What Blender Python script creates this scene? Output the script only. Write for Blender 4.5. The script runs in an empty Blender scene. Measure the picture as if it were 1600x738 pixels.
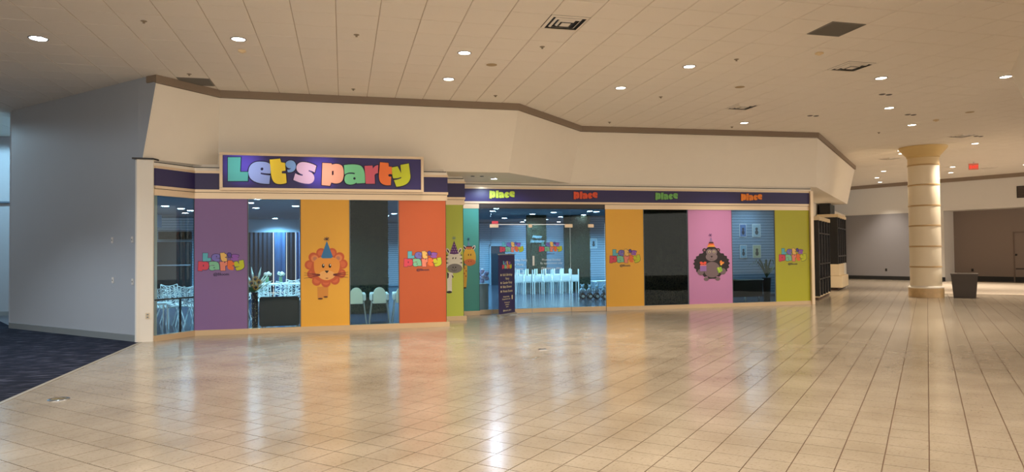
import bpy, bmesh, math, random
from mathutils import Vector, Matrix
from mathutils.geometry import tessellate_polygon
random.seed(7)
R = math.radians
SC = bpy.context.scene
COL = SC.collection

# ------------------------------------------------------------------ camera
PHI = 0.2410844
def make_camera():
    cd = bpy.data.cameras.new('camera'); cam = bpy.data.objects.new('camera', cd); COL.objects.link(cam)
    cd.sensor_width = 36; cd.lens = 1070.875/1600*36; cd.clip_end = 200
    p, r = 0.0237415, 0.0098559
    h = Vector((math.sin(PHI), math.cos(PHI), 0)); x = Vector((math.cos(PHI), -math.sin(PHI), 0)); z = Vector((0, 0, 1))
    f = h*math.cos(p)+z*math.sin(p); u = -h*math.sin(p)+z*math.cos(p)
    right = x*math.cos(r)-u*math.sin(r); up = x*math.sin(r)+u*math.cos(r)
    m = Matrix((right, up, -f)).transposed().to_4x4(); m.translation = Vector((-2.25, -15.41, 1.66))
    cam.matrix_world = m
    SC.camera = cam
make_camera()
# ------------------------------------------------------------------ world, exposure, light levels
w = bpy.data.worlds.new('world'); SC.world = w; w.use_nodes = True
w.node_tree.nodes['Background'].inputs[0].default_value = (1, .88, .74, 1)
w.node_tree.nodes['Background'].inputs[1].default_value = 1.8  # uniform warm ambient, added to brighten the bulkhead and walls
SC.view_settings.view_transform = 'Standard'; SC.view_settings.look = 'None'
SC.view_settings.exposure = .38; SC.view_settings.gamma = 1; SC.view_settings.use_curve_mapping = False
MALL_W, STORE_W = 600, 340
WARM = (1, .875, .73); COOL = (.42, .78, 1); NEUT = (.82, .9, 1)

# ------------------------------------------------------------------ materials
def lin(c):
    return tuple(((v/255)/12.92 if v/255 <= .04045 else ((v/255+.055)/1.055)**2.4) for v in c)+(1,)
MATS = {}
def mat(name, rgb, rough=.6, metal=0, emit=None, es=0, spec=.5, noise=0, nscale=20, bump=0):
    if name in MATS: return MATS[name]
    m = bpy.data.materials.new(name); m.use_nodes = True; nt = m.node_tree; b = nt.nodes['Principled BSDF']
    b.inputs['Base Color'].default_value = lin(rgb); b.inputs['Roughness'].default_value = rough
    b.inputs['Metallic'].default_value = metal; b.inputs['Specular IOR Level'].default_value = spec
    if noise or bump:
        g = nt.nodes.new('ShaderNodeNewGeometry'); n = nt.nodes.new('ShaderNodeTexNoise'); n.inputs['Scale'].default_value = nscale
        n.inputs['Detail'].default_value = 4
        nt.links.new(g.outputs['Position'], n.inputs['Vector'])
    if noise:
        mx = nt.nodes.new('ShaderNodeMix'); mx.data_type = 'RGBA'
        c = lin(rgb); mx.inputs[6].default_value = tuple(v*(1-noise) for v in c[:3])+(1,); mx.inputs[7].default_value = tuple(min(1, v*(1+noise)) for v in c[:3])+(1,)
        nt.links.new(n.outputs['Fac'], mx.inputs[0]); nt.links.new(mx.outputs[2], b.inputs['Base Color'])
    if bump:
        bp = nt.nodes.new('ShaderNodeBump'); bp.inputs['Strength'].default_value = bump; bp.inputs['Distance'].default_value = .01
        nt.links.new(n.outputs['Fac'], bp.inputs['Height']); nt.links.new(bp.outputs[0], b.inputs['Normal'])
    if emit:
        b.inputs['Emission Color'].default_value = lin(emit); b.inputs['Emission Strength'].default_value = es
        m.cycles.emission_sampling = 'NONE'
    MATS[name] = m
    return m
def glass_mat(name, tint, refl=.1):
    m = bpy.data.materials.new(name); m.use_nodes = True; nt = m.node_tree; nt.nodes.clear()
    o = nt.nodes.new('ShaderNodeOutputMaterial'); t = nt.nodes.new('ShaderNodeBsdfTransparent'); g = nt.nodes.new('ShaderNodeBsdfGlossy')
    fr = nt.nodes.new('ShaderNodeFresnel'); fr.inputs[0].default_value = 1.25; mx = nt.nodes.new('ShaderNodeMixShader')
    t.inputs[0].default_value = lin(tint); g.inputs['Roughness'].default_value = .01
    nt.links.new(fr.outputs[0], mx.inputs[0]); nt.links.new(t.outputs[0], mx.inputs[1]); nt.links.new(g.outputs[0], mx.inputs[2]); nt.links.new(mx.outputs[0], o.inputs[0])
    return m

def floor_mat():
    m = bpy.data.materials.new('polished_terrazzo_tile'); m.use_nodes = True; nt = m.node_tree; b = nt.nodes['Principled BSDF']; L = nt.links
    g = nt.nodes.new('ShaderNodeNewGeometry')
    mp = nt.nodes.new('ShaderNodeMapping'); mp.vector_type = 'POINT'; mp.inputs['Rotation'].default_value = (0, 0, R(45)); mp.inputs['Scale'].default_value = (1, 2.2, 1)
    L.new(g.outputs['Position'], mp.inputs[0])
    n1 = nt.nodes.new('ShaderNodeTexNoise'); n1.inputs['Scale'].default_value = 1.3; n1.inputs['Detail'].default_value = 3; L.new(g.outputs['Position'], n1.inputs['Vector'])
    n2 = nt.nodes.new('ShaderNodeTexNoise'); n2.inputs['Scale'].default_value = 30; n2.inputs['Detail'].default_value = 5; L.new(mp.outputs[0], n2.inputs['Vector'])
    v = nt.nodes.new('ShaderNodeTexVoronoi'); v.inputs['Scale'].default_value = 14; L.new(mp.outputs[0], v.inputs['Vector'])
    r0 = nt.nodes.new('ShaderNodeValToRGB'); r0.color_ramp.elements[0].position = .3; r0.color_ramp.elements[1].position = .7
    r0.color_ramp.elements[0].color = lin((139, 127, 109)); r0.color_ramp.elements[1].color = lin((160, 149, 131)); L.new(n1.outputs['Fac'], r0.inputs[0])
    r1 = nt.nodes.new('ShaderNodeValToRGB'); r1.color_ramp.elements[0].position = .575; r1.color_ramp.elements[1].position = .67
    r1.color_ramp.elements[0].color = (0, 0, 0, 1); r1.color_ramp.elements[1].color = (.55, .55, .55, 1); L.new(n2.outputs['Fac'], r1.inputs[0])
    r2 = nt.nodes.new('ShaderNodeValToRGB'); r2.color_ramp.elements[0].position = .13; r2.color_ramp.elements[1].position = .20
    r2.color_ramp.elements[0].color = (1, 1, 1, 1); r2.color_ramp.elements[1].color = (0, 0, 0, 1); L.new(v.outputs['Distance'], r2.inputs[0])
    mxm = nt.nodes.new('ShaderNodeMath'); mxm.operation = 'MAXIMUM'; L.new(r1.outputs[0], mxm.inputs[0])
    sel = nt.nodes.new('ShaderNodeMath'); sel.operation = 'GREATER_THAN'; sel.inputs[1].default_value = 1.85; L.new(v.outputs['Color'], sel.inputs[0])
    mu = nt.nodes.new('ShaderNodeMath'); mu.operation = 'MULTIPLY'; L.new(r2.outputs[0], mu.inputs[0]); L.new(sel.outputs[0], mu.inputs[1]); L.new(mu.outputs[0], mxm.inputs[1])
    m3 = nt.nodes.new('ShaderNodeMath'); m3.operation = 'MULTIPLY'; m3.inputs[1].default_value = .78; L.new(mxm.outputs[0], m3.inputs[0])
    mx = nt.nodes.new('ShaderNodeMix'); mx.data_type = 'RGBA'; mx.inputs[7].default_value = lin((92, 66, 44))
    L.new(m3.outputs[0], mx.inputs[0]); L.new(r0.outputs[0], mx.inputs[6]); L.new(mx.outputs[2], b.inputs['Base Color'])
    b.inputs['Roughness'].default_value = .2; b.inputs['Specular IOR Level'].default_value = .7
    n4 = nt.nodes.new('ShaderNodeTexNoise'); n4.inputs['Scale'].default_value = 9; n4.inputs['Detail'].default_value = 2; L.new(g.outputs['Position'], n4.inputs['Vector'])
    bp = nt.nodes.new('ShaderNodeBump'); bp.inputs['Strength'].default_value = .03; bp.inputs['Distance'].default_value = .02
    L.new(n4.outputs['Fac'], bp.inputs['Height']); L.new(bp.outputs[0], b.inputs['Normal'])
    return m
def carpet_mat():
    m = bpy.data.materials.new('navy_carpet'); m.use_nodes = True; nt = m.node_tree; b = nt.nodes['Principled BSDF']; L = nt.links
    g = nt.nodes.new('ShaderNodeNewGeometry'); mp = nt.nodes.new('ShaderNodeMapping'); mp.inputs['Scale'].default_value = (1.3, 9, 1); mp.inputs['Rotation'].default_value = (0, 0, R(-12)); L.new(g.outputs['Position'], mp.inputs[0])
    n = nt.nodes.new('ShaderNodeTexNoise'); n.inputs['Scale'].default_value = 2.2; n.inputs['Detail'].default_value = 6; L.new(mp.outputs[0], n.inputs['Vector'])
    r = nt.nodes.new('ShaderNodeValToRGB'); e = r.color_ramp.elements; e[0].position = .35; e[0].color = lin((16, 17, 26)); e[1].position = .72; e[1].color = lin((98, 98, 112))
    k = e.new(.55); k.color = lin((27, 30, 44)); L.new(n.outputs['Fac'], r.inputs[0]); L.new(r.outputs[0], b.inputs['Base Color'])
    b.inputs['Roughness'].default_value = .95; b.inputs['Specular IOR Level'].default_value = .1
    return m
M_FLOOR = floor_mat(); M_CARPET = carpet_mat()
M_GROUT = mat('floor_grout', (92, 66, 44), .7)
M_CEIL = mat('ceiling_tile', (240, 232, 220), .9, noise=.03, nscale=60, bump=.1)
M_GRID = mat('ceiling_grid', (190, 172, 150), .8)
M_WALL = mat('cream_wall_paint', (238, 230, 216), .8, noise=.02, nscale=3)
M_GWALL = mat('grey_wall_paint', (166, 171, 178), .8, noise=.02, nscale=2)
M_WHITE = mat('white_wall_paint', (214, 210, 204), .8)
M_BROWN = mat('brown_crown_paint', (140, 123, 106), .7)
M_TAUPE = mat('taupe_wall_paint', (134, 120, 112), .8)
M_BLACKB = mat('black_baseboard', (22, 24, 28), .4)
M_BASEG = mat('grey_vinyl_baseboard', (128, 134, 136), .5)
M_RAIL = mat('polished_champagne_rail', (220, 198, 168), .28, metal=.45)
M_SILL = mat('bronze_sill', (202, 176, 140), .3, metal=.3)
M_PURP = mat('purple_fascia', (40, 32, 88), .35)
M_DARK = mat('dark_metal', (30, 28, 28), .4)
M_CHROME = mat('chrome', (200, 205, 210), .15, metal=1)
M_WPL = mat('white_plastic', (232, 232, 226), .4)
M_BLK = mat('black_finish', (22, 21, 22), .45)
M_NAVY = mat('navy_ink', (26, 22, 66), .5)
M_GLASS = glass_mat('clear_glass', (224, 236, 240))
M_LENS = mat('lamp_lens_warm', (255, 255, 255), .4, emit=(255, 246, 228), es=9)
M_LENSC = mat('lamp_lens_cool', (255, 255, 255), .4, emit=(205, 232, 255), es=70); M_LENSC.cycles.emission_sampling = 'AUTO'
M_RING = mat('lamp_trim_ring', (120, 112, 104), .4)
M_SINT = mat('store_wall_paint', (150, 172, 190), .7)
M_SFLOOR = mat('store_floor_grey', (70, 76, 92), .16, spec=.6)
M_SCEIL = mat('store_ceiling_paint', (92, 104, 118), .8)
M_LEAF = mat('hedge_leaf', (52, 54, 30), .7, noise=.7, nscale=6)
M_SOIL = mat('hedge_backing', (18, 26, 20), .9)

# ------------------------------------------------------------------ mesh helpers
class MB:
    def __init__(s): s.v = []; s.f = []; s.m = []
    def poly(s, pts, mi=0):
        n = len(s.v); s.v += [tuple(p) for p in pts]; s.f.append(tuple(range(n, n+len(pts)))); s.m.append(mi)
    def prism(s, base, z0, z1, mi=0):         # base: xy polygon (ccw)
        n = len(s.v); k = len(base)
        s.v += [(p[0], p[1], z0) for p in base]+[(p[0], p[1], z1) for p in base]
        s.f.append(tuple(range(n+k-1, n-1, -1))); s.f.append(tuple(range(n+k, n+2*k)))
        for i in range(k):
            j = (i+1) % k; s.f.append((n+i, n+j, n+k+j, n+k+i))
        s.m += [mi]*(k+2)
    def box(s, x0, x1, y0, y1, z0, z1, mi=0): s.prism([(x0, y0), (x1, y0), (x1, y1), (x0, y1)], z0, z1, mi)
    def bbox(s, x0, x1, y0, y1, z0, z1, b=.01, mi=0):   # box with chamfered vertical and top edges
        bm = bmesh.new(); bmesh.ops.create_cube(bm, size=1)
        for v in bm.verts: v.co = Vector((x0 if v.co.x < 0 else x1, y0 if v.co.y < 0 else y1, z0 if v.co.z < 0 else z1))
        bmesh.ops.bevel(bm, geom=bm.edges[:], offset=b, segments=2, affect='EDGES'); s.addbm(bm, mi)
    def addbm(s, bm, mi=0, M=None):
        n = len(s.v); bm.verts.index_update()
        for v in bm.verts: s.v.append(tuple((M @ v.co) if M else v.co))
        for f in bm.faces: s.f.append(tuple(n+v.index for v in f.verts)); s.m.append(mi)
        bm.free()
    def tube(s, pts, r, seg=8, mi=0, caps=True):
        pts = [Vector(p) for p in pts]; rr = r if isinstance(r, (list, tuple)) else [r]*len(pts); rings = []
        for i, p in enumerate(pts):
            d = (pts[min(i+1, len(pts)-1)]-pts[max(i-1, 0)]).normalized()
            a = d.orthogonal().normalized() if abs(d.z) > .95 else d.cross(Vector((0, 0, 1))).normalized()
            b = d.cross(a); n = len(s.v)
            s.v += [tuple(p+(a*math.cos(2*math.pi*k/seg)+b*math.sin(2*math.pi*k/seg))*rr[i]) for k in range(seg)]
            rings.append(n)
        for a, b in zip(rings, rings[1:]):
            for k in range(seg): s.f.append((a+k, a+(k+1) % seg, b+(k+1) % seg, b+k)); s.m.append(mi)
        if caps:
            s.f.append(tuple(rings[0]+k for k in range(seg))[::-1]); s.f.append(tuple(rings[-1]+k for k in range(seg))); s.m += [mi, mi]
    def lathe(s, prof, cx=0, cy=0, seg=32, mi=0):
        n = len(s.v)
        for r, z in prof: s.v += [(cx+r*math.cos(2*math.pi*k/seg), cy+r*math.sin(2*math.pi*k/seg), z) for k in range(seg)]
        for i in range(len(prof)-1):
            for k in range(seg): s.f.append((n+i*seg+k, n+i*seg+(k+1) % seg, n+(i+1)*seg+(k+1) % seg, n+(i+1)*seg+k)); s.m.append(mi)
        s.f.append(tuple(n+k for k in range(seg))[::-1]); s.f.append(tuple(n+(len(prof)-1)*seg+k for k in range(seg))); s.m += [mi, mi]
    def ball(s, c, r, mi=0, sub=2, sc=(1, 1, 1)):
        bm = bmesh.new(); bmesh.ops.create_icosphere(bm, subdivisions=sub, radius=r)
        s.addbm(bm, mi, Matrix.Translation(c) @ Matrix.Diagonal((*sc, 1)))
    def build(s, name, mats, parent=None, loc=None, smooth=False):
        if not isinstance(mats, (list, tuple)): mats = [mats]
        off = Vector(loc) if loc else Vector((0, 0, 0))
        me = bpy.data.meshes.new(name)
        me.from_pydata([tuple(Vector(v)-off) for v in s.v] if loc else s.v, [], s.f)
        for m in mats: me.materials.append(m)
        if len(mats) > 1: me.polygons.foreach_set('material_index', s.m)
        if smooth:
            me.polygons.foreach_set('use_smooth', [True]*len(me.polygons))
            try: me.set_sharp_from_angle(angle=R(40))
            except Exception: pass
        me.update()
        o = bpy.data.objects.new(name, me); COL.objects.link(o)
        if parent: o.parent = parent
        elif loc: o.location = loc
        return o
def tag(o, label=None, cat=None, group=None, kind=None):
    if label: o['label'] = label
    if cat: o['category'] = cat
    if group: o['group'] = group
    if kind: o['kind'] = kind
    return o
def empty(name, loc, label=None, cat=None, group=None, rz=0, kind=None):
    o = bpy.data.objects.new(name, None); COL.objects.link(o); o.location = loc; o.rotation_euler.z = rz; o.empty_display_size = .1
    return tag(o, label, cat, group, kind)
def copy_tree(o, parent=None):
    c = o.copy(); COL.objects.link(c)
    if parent: c.parent = parent
    for ch in list(o.children): copy_tree(ch, c)
    return c
def place(proto, used, loc, rz, label, sc=None):
    o = copy_tree(proto) if used else proto
    o.location = loc; o.rotation_euler.z = rz; o['label'] = label
    if sc: o.scale = (sc,)*3
    return o
ORD = ['', 'first', 'second', 'third', 'fourth', 'fifth', 'sixth', 'seventh', 'eighth', 'ninth', 'tenth', 'eleventh', 'twelfth', 'thirteenth', 'fourteenth', 'fifteenth', 'sixteenth', 'seventeenth', 'eighteenth', 'nineteenth', 'twentieth', 'twenty-first', 'twenty-second', 'twenty-third', 'twenty-fourth', 'twenty-fifth']
CAMP = Vector((-2.25, -15.41, 1.66))
def ang(p): return math.atan2(p[0]-CAMP.x, p[1]-CAMP.y)      # bearing seen from the photograph's viewpoint, for ordering labels
def off_line(path, o):                                        # mitred offset towards the mall side (right of travel)
    out = []
    for i, p in enumerate(path):
        ns = []
        for a, b in ((i-1, i), (i, i+1)):
            if a >= 0 and b < len(path):
                d = (Vector(path[b])-Vector(path[a])).normalized(); ns.append(Vector((d.y, -d.x)))
        n = ns[0] if len(ns) == 1 else (ns[0]+ns[1])
        if len(ns) == 2: n = n/(1+ns[0].dot(ns[1]))
        out.append((p[0]+n.x*o, p[1]+n.y*o))
    return out
def ribbon(mb, path, o0, o1, z0, z1, mi=0):
    a, b = off_line(path, o0), off_line(path, o1)
    for i in range(len(path)-1): mb.prism([a[i], b[i], b[i+1], a[i+1]][::1], z0, z1, mi)
def pip(p, poly):
    c = False; x, y = p
    for i in range(len(poly)):
        x1, y1 = poly[i]; x2, y2 = poly[i-1]
        if (y1 > y) != (y2 > y) and x < (x2-x1)*(y-y1)/(y2-y1)+x1: c = not c
    return c
def in_view(p, m=1.06):
    d = Vector(p)-CAMP; x = d.x*math.cos(PHI)-d.y*math.sin(PHI); y = d.x*math.sin(PHI)+d.y*math.cos(PHI)
    if y < .5: return False
    v = d.z/y
    return abs(x/y) < .747*m and -.345*m-.025 < v < .345*m+.06

# ------------------------------------------------------------------ shop front plan (metres)
A0 = (-5.84, -.80); B0 = (-5.26, -.03)
FRONT = [A0, B0, (0, 0), (0, 1.3), (.62, 1.3), (.62, 2.6), (11.52, 2.6)]
CZ = 5.115; SZ = 3.2; UZ = 3.55
WALLEND = (-9.84, 3.02)
INNER = [(-6.07, -.6), (-5.3, .15), (-.2, .2), (-.2, 1.5), (.42, 1.5), (.42, 2.8), (11.3, 2.8), (11.3, 4.0), (20, 12.7), (30, 30), (-30, 30), (-30, 7), (-9.84, 7), (-9.84, 3.3)]

# ------------------------------------------------------------------ floor
def clip_s(poly, s0, keep_right=True):
    out = []
    for i in range(len(poly)):
        a, b = poly[i], poly[(i+1) % len(poly)]
        ia, ib = (a[0] >= s0), (b[0] >= s0)
        if ia: out.append(a)
        if ia != ib:
            t = (s0-a[0])/(b[0]-a[0]); out.append((s0, a[1]+(b[1]-a[1])*t))
    return out
fl = MB(); fl.box(-6.05, 32, -22, 22, -.12, -.006)
FLOOR = tag(fl.build('floor', M_GROUT), 'pale speckled terrazzo mall floor laid diagonally', kind='structure')
def build_floor_tiles():
    q = .305; h = q/2-.0040; c = math.sqrt(.5)
    n = Vector((c, -c)); d = Vector((c, c)); cam = Vector((-2.25, -15.41))
    cells = []
    for i in range(-90, 130):
        for j in range(-8, 170):
            p = cam+n*(-.02+q*(i+.5))+d*(4.185-q*13+q*(j+.5))
            if p.x < -6.3 or p.x > 31 or p.y > 20: continue
            if pip((p.x, p.y), INNER): continue
            if not in_view((p.x, p.y, 0), 1.12): continue
            cells.append(((p-cam).length, p))
    cells.sort(key=lambda e: e[0])
    me = None; field = MB(); cnt = 0
    def tile(mb, p, shift):
        b = .0002
        o = [p+n*(sx*h)+d*(sy*h)-shift for sx, sy in ((-1, -1), (1, -1), (1, 1), (-1, 1))]
        i_ = [p+n*(sx*(h-b))+d*(sy*(h-b))-shift for sx, sy in ((-1, -1), (1, -1), (1, 1), (-1, 1))]
        k = len(mb.v)
        mb.v += [(a.x, a.y, -.006) for a in o]+[(a.x, a.y, -.0012) for a in o]+[(a.x, a.y, 0) for a in i_]
        for t in range(4):
            u = (t+1) % 4; mb.f += [(k+t, k+u, k+4+u, k+4+t), (k+4+t, k+4+u, k+8+u, k+8+t)]
        mb.f.append((k+8, k+9, k+10, k+11)); mb.m += [0]*9
    for dist, p in cells:
        sq = [p+n*(sx*h)+d*(sy*h) for sx, sy in ((-1, -1), (1, -1), (1, 1), (-1, 1))]
        if min(a.x for a in sq) < -6.02:
            cl = clip_s([(a.x, a.y) for a in sq], -6.02)
            if len(cl) > 2: field.prism(cl, -.006, 0)
            continue
        if cnt < 300:
            if me is None:
                mb = MB(); tile(mb, p, p); o = mb.build('tile', M_FLOOR, FLOOR); me = o.data
            else:
                o = bpy.data.objects.new('tile', me); COL.objects.link(o); o.parent = FLOOR
            o.location = (p.x, p.y, random.uniform(-.0003, .0003)); cnt += 1
        else: tile(field, p, Vector((0, 0)))
    tag(field.build('tile_field', M_FLOOR, FLOOR), kind='stuff')
build_floor_tiles()
st = MB(); st.box(-6.075, -6.02, -22, -.84, -.006, .004)
tag(st.build('trim_1', mat('carpet_edge_strip', (140, 130, 112), .4)), 'thin pale edge strip between carpet and terrazzo', kind='structure')
cp = MB(); cp.prism([(-20, -22), (-6.075, -22), (-6.075, -.84), WALLEND, (-9.84, 7), (-20, 7)], -.12, .003)
tag(cp.build('carpet', M_CARPET), 'dark navy streaked carpet left of the terrazzo floor', 'carpet', kind='structure')
sf = MB(); sf.prism([(-6.0, -.72), (-5.24, .06), (-.06, .08), (-.06, 1.4), (.56, 1.4), (.56, 2.68), (11.5, 2.68), (11.5, 3.8), (24, 16.3), (24, 20), (-12, 20), (-12, 7), (-9.8, 3.1)], -.05, .004)
tag(sf.build('floor_store', M_SFLOOR), 'glossy grey floor inside the party store', kind='structure')
# different flooring at the far end of the mall
il = MB(); il.prism([(18.75, 5.4), (26.9, -2.7), (31, 0), (28.6, 8.6), (27.0, 12.5), (24.9, 11.55)], -.004, .006)
tag(il.build('floor_far', mat('far_carpet', (178, 164, 146), .8, noise=.2, nscale=12)), 'pale mottled carpet along the far right wall', kind='structure')
# floor fittings
def floor_cap(loc, r, label, name='floor_outlet_cover'):
    t = empty(name, loc, label, 'outlet')
    mb = MB(); mb.lathe([(r, 0), (r, .006), (r*.93, .012), (r*.72, .013), (r*.70, .007)], seg=40); mb.build('rim', M_CHROME, t, smooth=True)
    mb = MB(); mb.lathe([(r*.69, 0), (r*.69, .009)], seg=32); mb.box(-r*.4, r*.4, -.006, .006, .009, .012); mb.build('lid', mat('brass_plate', (150, 130, 86), .35, metal=.8), t)
floor_cap((-5.47, -6.38, 0), .115, 'round metal floor outlet cover near the carpet edge')
t = empty('floor_plate', (1.02, -4.2, 0), 'small square metal floor plate in the middle of the terrazzo', 'outlet')
mb = MB(); mb.bbox(-.07, .07, -.05, .05, 0, .012, .003); mb.build('plate', M_CHROME, t)
mb = MB(); mb.box(-.03, .03, -.012, .012, .012, .016); mb.build('slot_cover', M_DARK, t)

# ------------------------------------------------------------------ ceiling
BT = [(-5.72, -1.15), (-4.76, -.06), (1.71, -.03), (4.1, 2.38), (11.4, 2.08), (18.45, 8.85)]     # bulkhead top edge, z 4.96
BB = [(-6.02, -.87), (-4.87, .36), (1.56, .36), (3.85, 2.58), (11.72, 2.58), (18.38, 9.24)]      # bulkhead bottom edge, z 3.55
ce = MB(); ce.box(-20, 32, -22, 22, CZ+.012, CZ+.2)
CEIL = tag(ce.build('ceiling', M_GRID), 'suspended ceiling of square cream tiles over the mall', kind='structure')
S0, T0, Q = -1.735, -5.33, .61
def snap(s, t): return (S0+Q*(math.floor((s-S0)/Q)+.5), T0+Q*(math.floor((t-T0)/Q)+.5))
VENTS = [snap(.96, -5.68), snap(6.97, -4.67), snap(6.98, -.96), snap(15.97, 1.73), snap(24.66, 8.36), snap(17.79, 6.31)]
GRILLES = [snap(5.17, -6.43), snap(-5.1, -.82)]
def build_ceiling_tiles():
    h = Q/2-.005; cells = []
    skip = set((round(a, 2), round(b, 2)) for a, b in VENTS+GRILLES)
    hide = [(BT[0][0]-.0, BT[0][1]+.5), (-4.76, .5), (1.5, .5), (3.9, 2.9), (11.3, 2.6), (18.2, 9.4), (17, 12), (24, 22), (-30, 22), (-30, 7.4), (-9.9, 7.4), (-9.9, 3.6)]
    for i in range(-32, 56):
        for j in range(-28, 46):
            s, t = S0+Q*(i+.5), T0+Q*(j+.5)
            if (round(s, 2), round(t, 2)) in skip or pip((s, t), hide): continue
            if not in_view((s, t, CZ), 1.15): continue
            cells.append(((Vector((s, t, CZ))-CAMP).length, s, t))
    cells.sort(); field = MB(); me = None; cnt = 0
    def tile(mb, s, t, dz=0):
        k = len(mb.v); b = .006
        for hh, z in ((h, CZ+.012), (h, CZ+.005), (h-b, CZ)):
            mb.v += [(s-hh, t-hh, z+dz), (s+hh, t-hh, z+dz), (s+hh, t+hh, z+dz), (s-hh, t+hh, z+dz)]
        for r_ in (0, 4):
            for a in range(4):
                b_ = (a+1) % 4; mb.f.append((k+r_+b_, k+r_+a, k+r_+4+a, k+r_+4+b_))
        mb.f.append((k+11, k+10, k+9, k+8)); mb.m += [0]*9
    for _, s, t in cells:
        if cnt < 300:
            if me is None: mb = MB(); tile(mb, 0, 0, -CZ); o = mb.build('ceiling_panel', M_CEIL, CEIL); me = o.data
            else: o = bpy.data.objects.new('ceiling_panel', me); COL.objects.link(o); o.parent = CEIL
            o.location = (s, t, CZ+random.uniform(-.0015, .001)); cnt += 1
        else: tile(field, s, t, random.uniform(-.0015, .001))
    tag(field.build('panel_field', M_CEIL, CEIL), kind='stuff')
build_ceiling_tiles()

# ------------------------------------------------------------------ bulkhead over the shop front
bk = MB()
for i in range(len(BT)-1):
    a, b, c, d = BB[i], BB[i+1], BT[i+1], BT[i]
    bk.poly([(*a, UZ), (*b, UZ), (*c, 4.96), (*d, 4.96)])
bk.poly([(*BB[-1], UZ), (17.0, 10.7, UZ), (17.0, 10.4, 4.96), (*BT[-1], 4.96)])
bk.poly([(*BB[0], UZ), (*BT[0], 4.96), (-6.1, -.7, 4.96), (-6.1, -.7, UZ)])
tb = [(*p, 4.96) for p in BT]+[(17, 10.4, 4.96), (11, 4.6, 4.96), (3.7, 4.6, 4.96), (1.5, 1.2, 4.96), (-4.9, 1.2, 4.96), (-6.1, -.7, 4.96)]
for tri in tessellate_polygon([[Vector(p) for p in tb]]): bk.poly([tb[i] for i in tri])
tag(bk.build('wall_bulkhead', M_WALL), 'cream sloping bulkhead above the party store front', kind='structure')
so = MB()
FR2 = off_line(FRONT, .0)
for ring in ([(-.05, .36, UZ), (*BB[2], UZ), (*BB[3], UZ), (.62, 2.6, UZ), (.62, 1.3, UZ), (0, 1.3, UZ)], [(11.5, 2.58, UZ), (*BB[4], UZ), (*BB[5], UZ), (17.6, 10.1, UZ), (11.5, 3.95, UZ)]):
  for tri in tessellate_polygon([[Vector(p) for p in ring]]): so.poly([ring[i] for i in tri])
tag(so.build('ceiling_soffit', M_WALL), 'cream flat soffit under the bulkhead', kind='structure')
cr = MB(); PT = [(-6.05, -1.42)]+BT[1:]+[(17.0, 10.3)]
PT = [(-5.74, -1.17)]+BT[1:]
ribbon(cr, PT, .0, .05, 4.965, CZ+.01); ribbon(cr, PT, -.25, .0, 4.99, CZ+.01)
tag(cr.build('trim_2', M_BROWN), 'brown crown strip between bulkhead and ceiling', kind='structure')
# second sloping bulkhead at the right edge of the view
rb = MB(); ra = [(10.54, -4.71), (1.5, -13.75)]; rbm = [(10.94, -5.11), (1.9, -14.15)]
rb.poly([(*ra[0], CZ), (*ra[1], CZ), (*rbm[1], UZ), (*rbm[0], UZ)])
rb.poly([(*rbm[0], UZ), (17, -8, UZ), (17, -7.6, CZ), (*ra[0], CZ)])
rb.poly([(*rbm[0], UZ), (*rbm[1], UZ), (6, -18, UZ), (17, -8, UZ)])
tag(rb.build('wall_right_bulkhead', M_WALL), 'cream sloping bulkhead at the right edge of the ceiling', kind='structure')

# ------------------------------------------------------------------ walls
gl = MB()
def wall_quad(mb, p, q, z0, z1, th=.12, inward=1):
    d = (Vector(q)-Vector(p)).normalized(); n = Vector((-d.y, d.x))*th*inward
    a, b = Vector(p), Vector(q); pts = [a, b, b+n, a+n]
    mb.prism([(v.x, v.y) for v in (pts if inward < 0 else pts)], z0, z1)
wall_quad(gl, WALLEND, (-6.12, -.79), 0, CZ+.01, .1)
for q in (0, .02):
    w5 = [(-6.12+q, -.79+q, 3.55), (BB[0][0]+q, BB[0][1]+q, 3.55), (BT[0][0]+q, BT[0][1]+q, 4.96), (BT[0][0]+q, BT[0][1]+q, CZ+.01), (-6.12+q, -.79+q, CZ+.01)]
    gl.poly(w5 if q == 0 else w5[::-1])
tag(gl.build('wall_left', M_GWALL), 'blue-grey angled wall left of the shop front', kind='structure')
bb = MB(); wall_quad(bb, (WALLEND[0]-.02, WALLEND[1]-.02), (-6.13, -.83), .003, .13, .025)
tag(bb.build('baseboard_left', M_BASEG), 'grey baseboard under the blue-grey wall', kind='structure')
pl = MB(); pl.prism([(-6.12, -.86), (-5.84, -.83), (-5.80, -.70), (-6.02, -.60)], 0, 3.53)
pl.prism([(-6.16, -.82), (-6.12, -.87), (-6.06, -.855), (-6.09, -.79)], 0, 3.53)
P = tag(pl.build('wall_pilaster', M_WALL), 'narrow cream pilaster at the left end of the shop front', kind='structure')
pc = MB(); pc.prism([(-6.2, -.9), (-5.83, -.87), (-5.78, -.66), (-6.1, -.56)], 3.53, 3.56); pc.build('pilaster_cap', M_DARK, P)
fw = MB(); fw.box(-20, -9.84, 7, 7.12, 0, CZ+.01); fw.box(-9.9, -9.84, 3.1, 7, 0, CZ+.01)
tag(fw.build('wall_left_far', M_GWALL), 'pale cool-lit wall behind the left corridor', kind='structure')
b2 = MB(); b2.box(-20, -9.9, 6.975, 7, .003, .12); tag(b2.build('baseboard_left_far', M_BASEG), 'grey baseboard in the left corridor', kind='structure')
sh = MB(); sh.box(-20.1, -20, -22, 7, 0, CZ); tag(sh.build('wall_west', M_WHITE), 'plain wall closing the left corridor', kind='structure')
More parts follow.
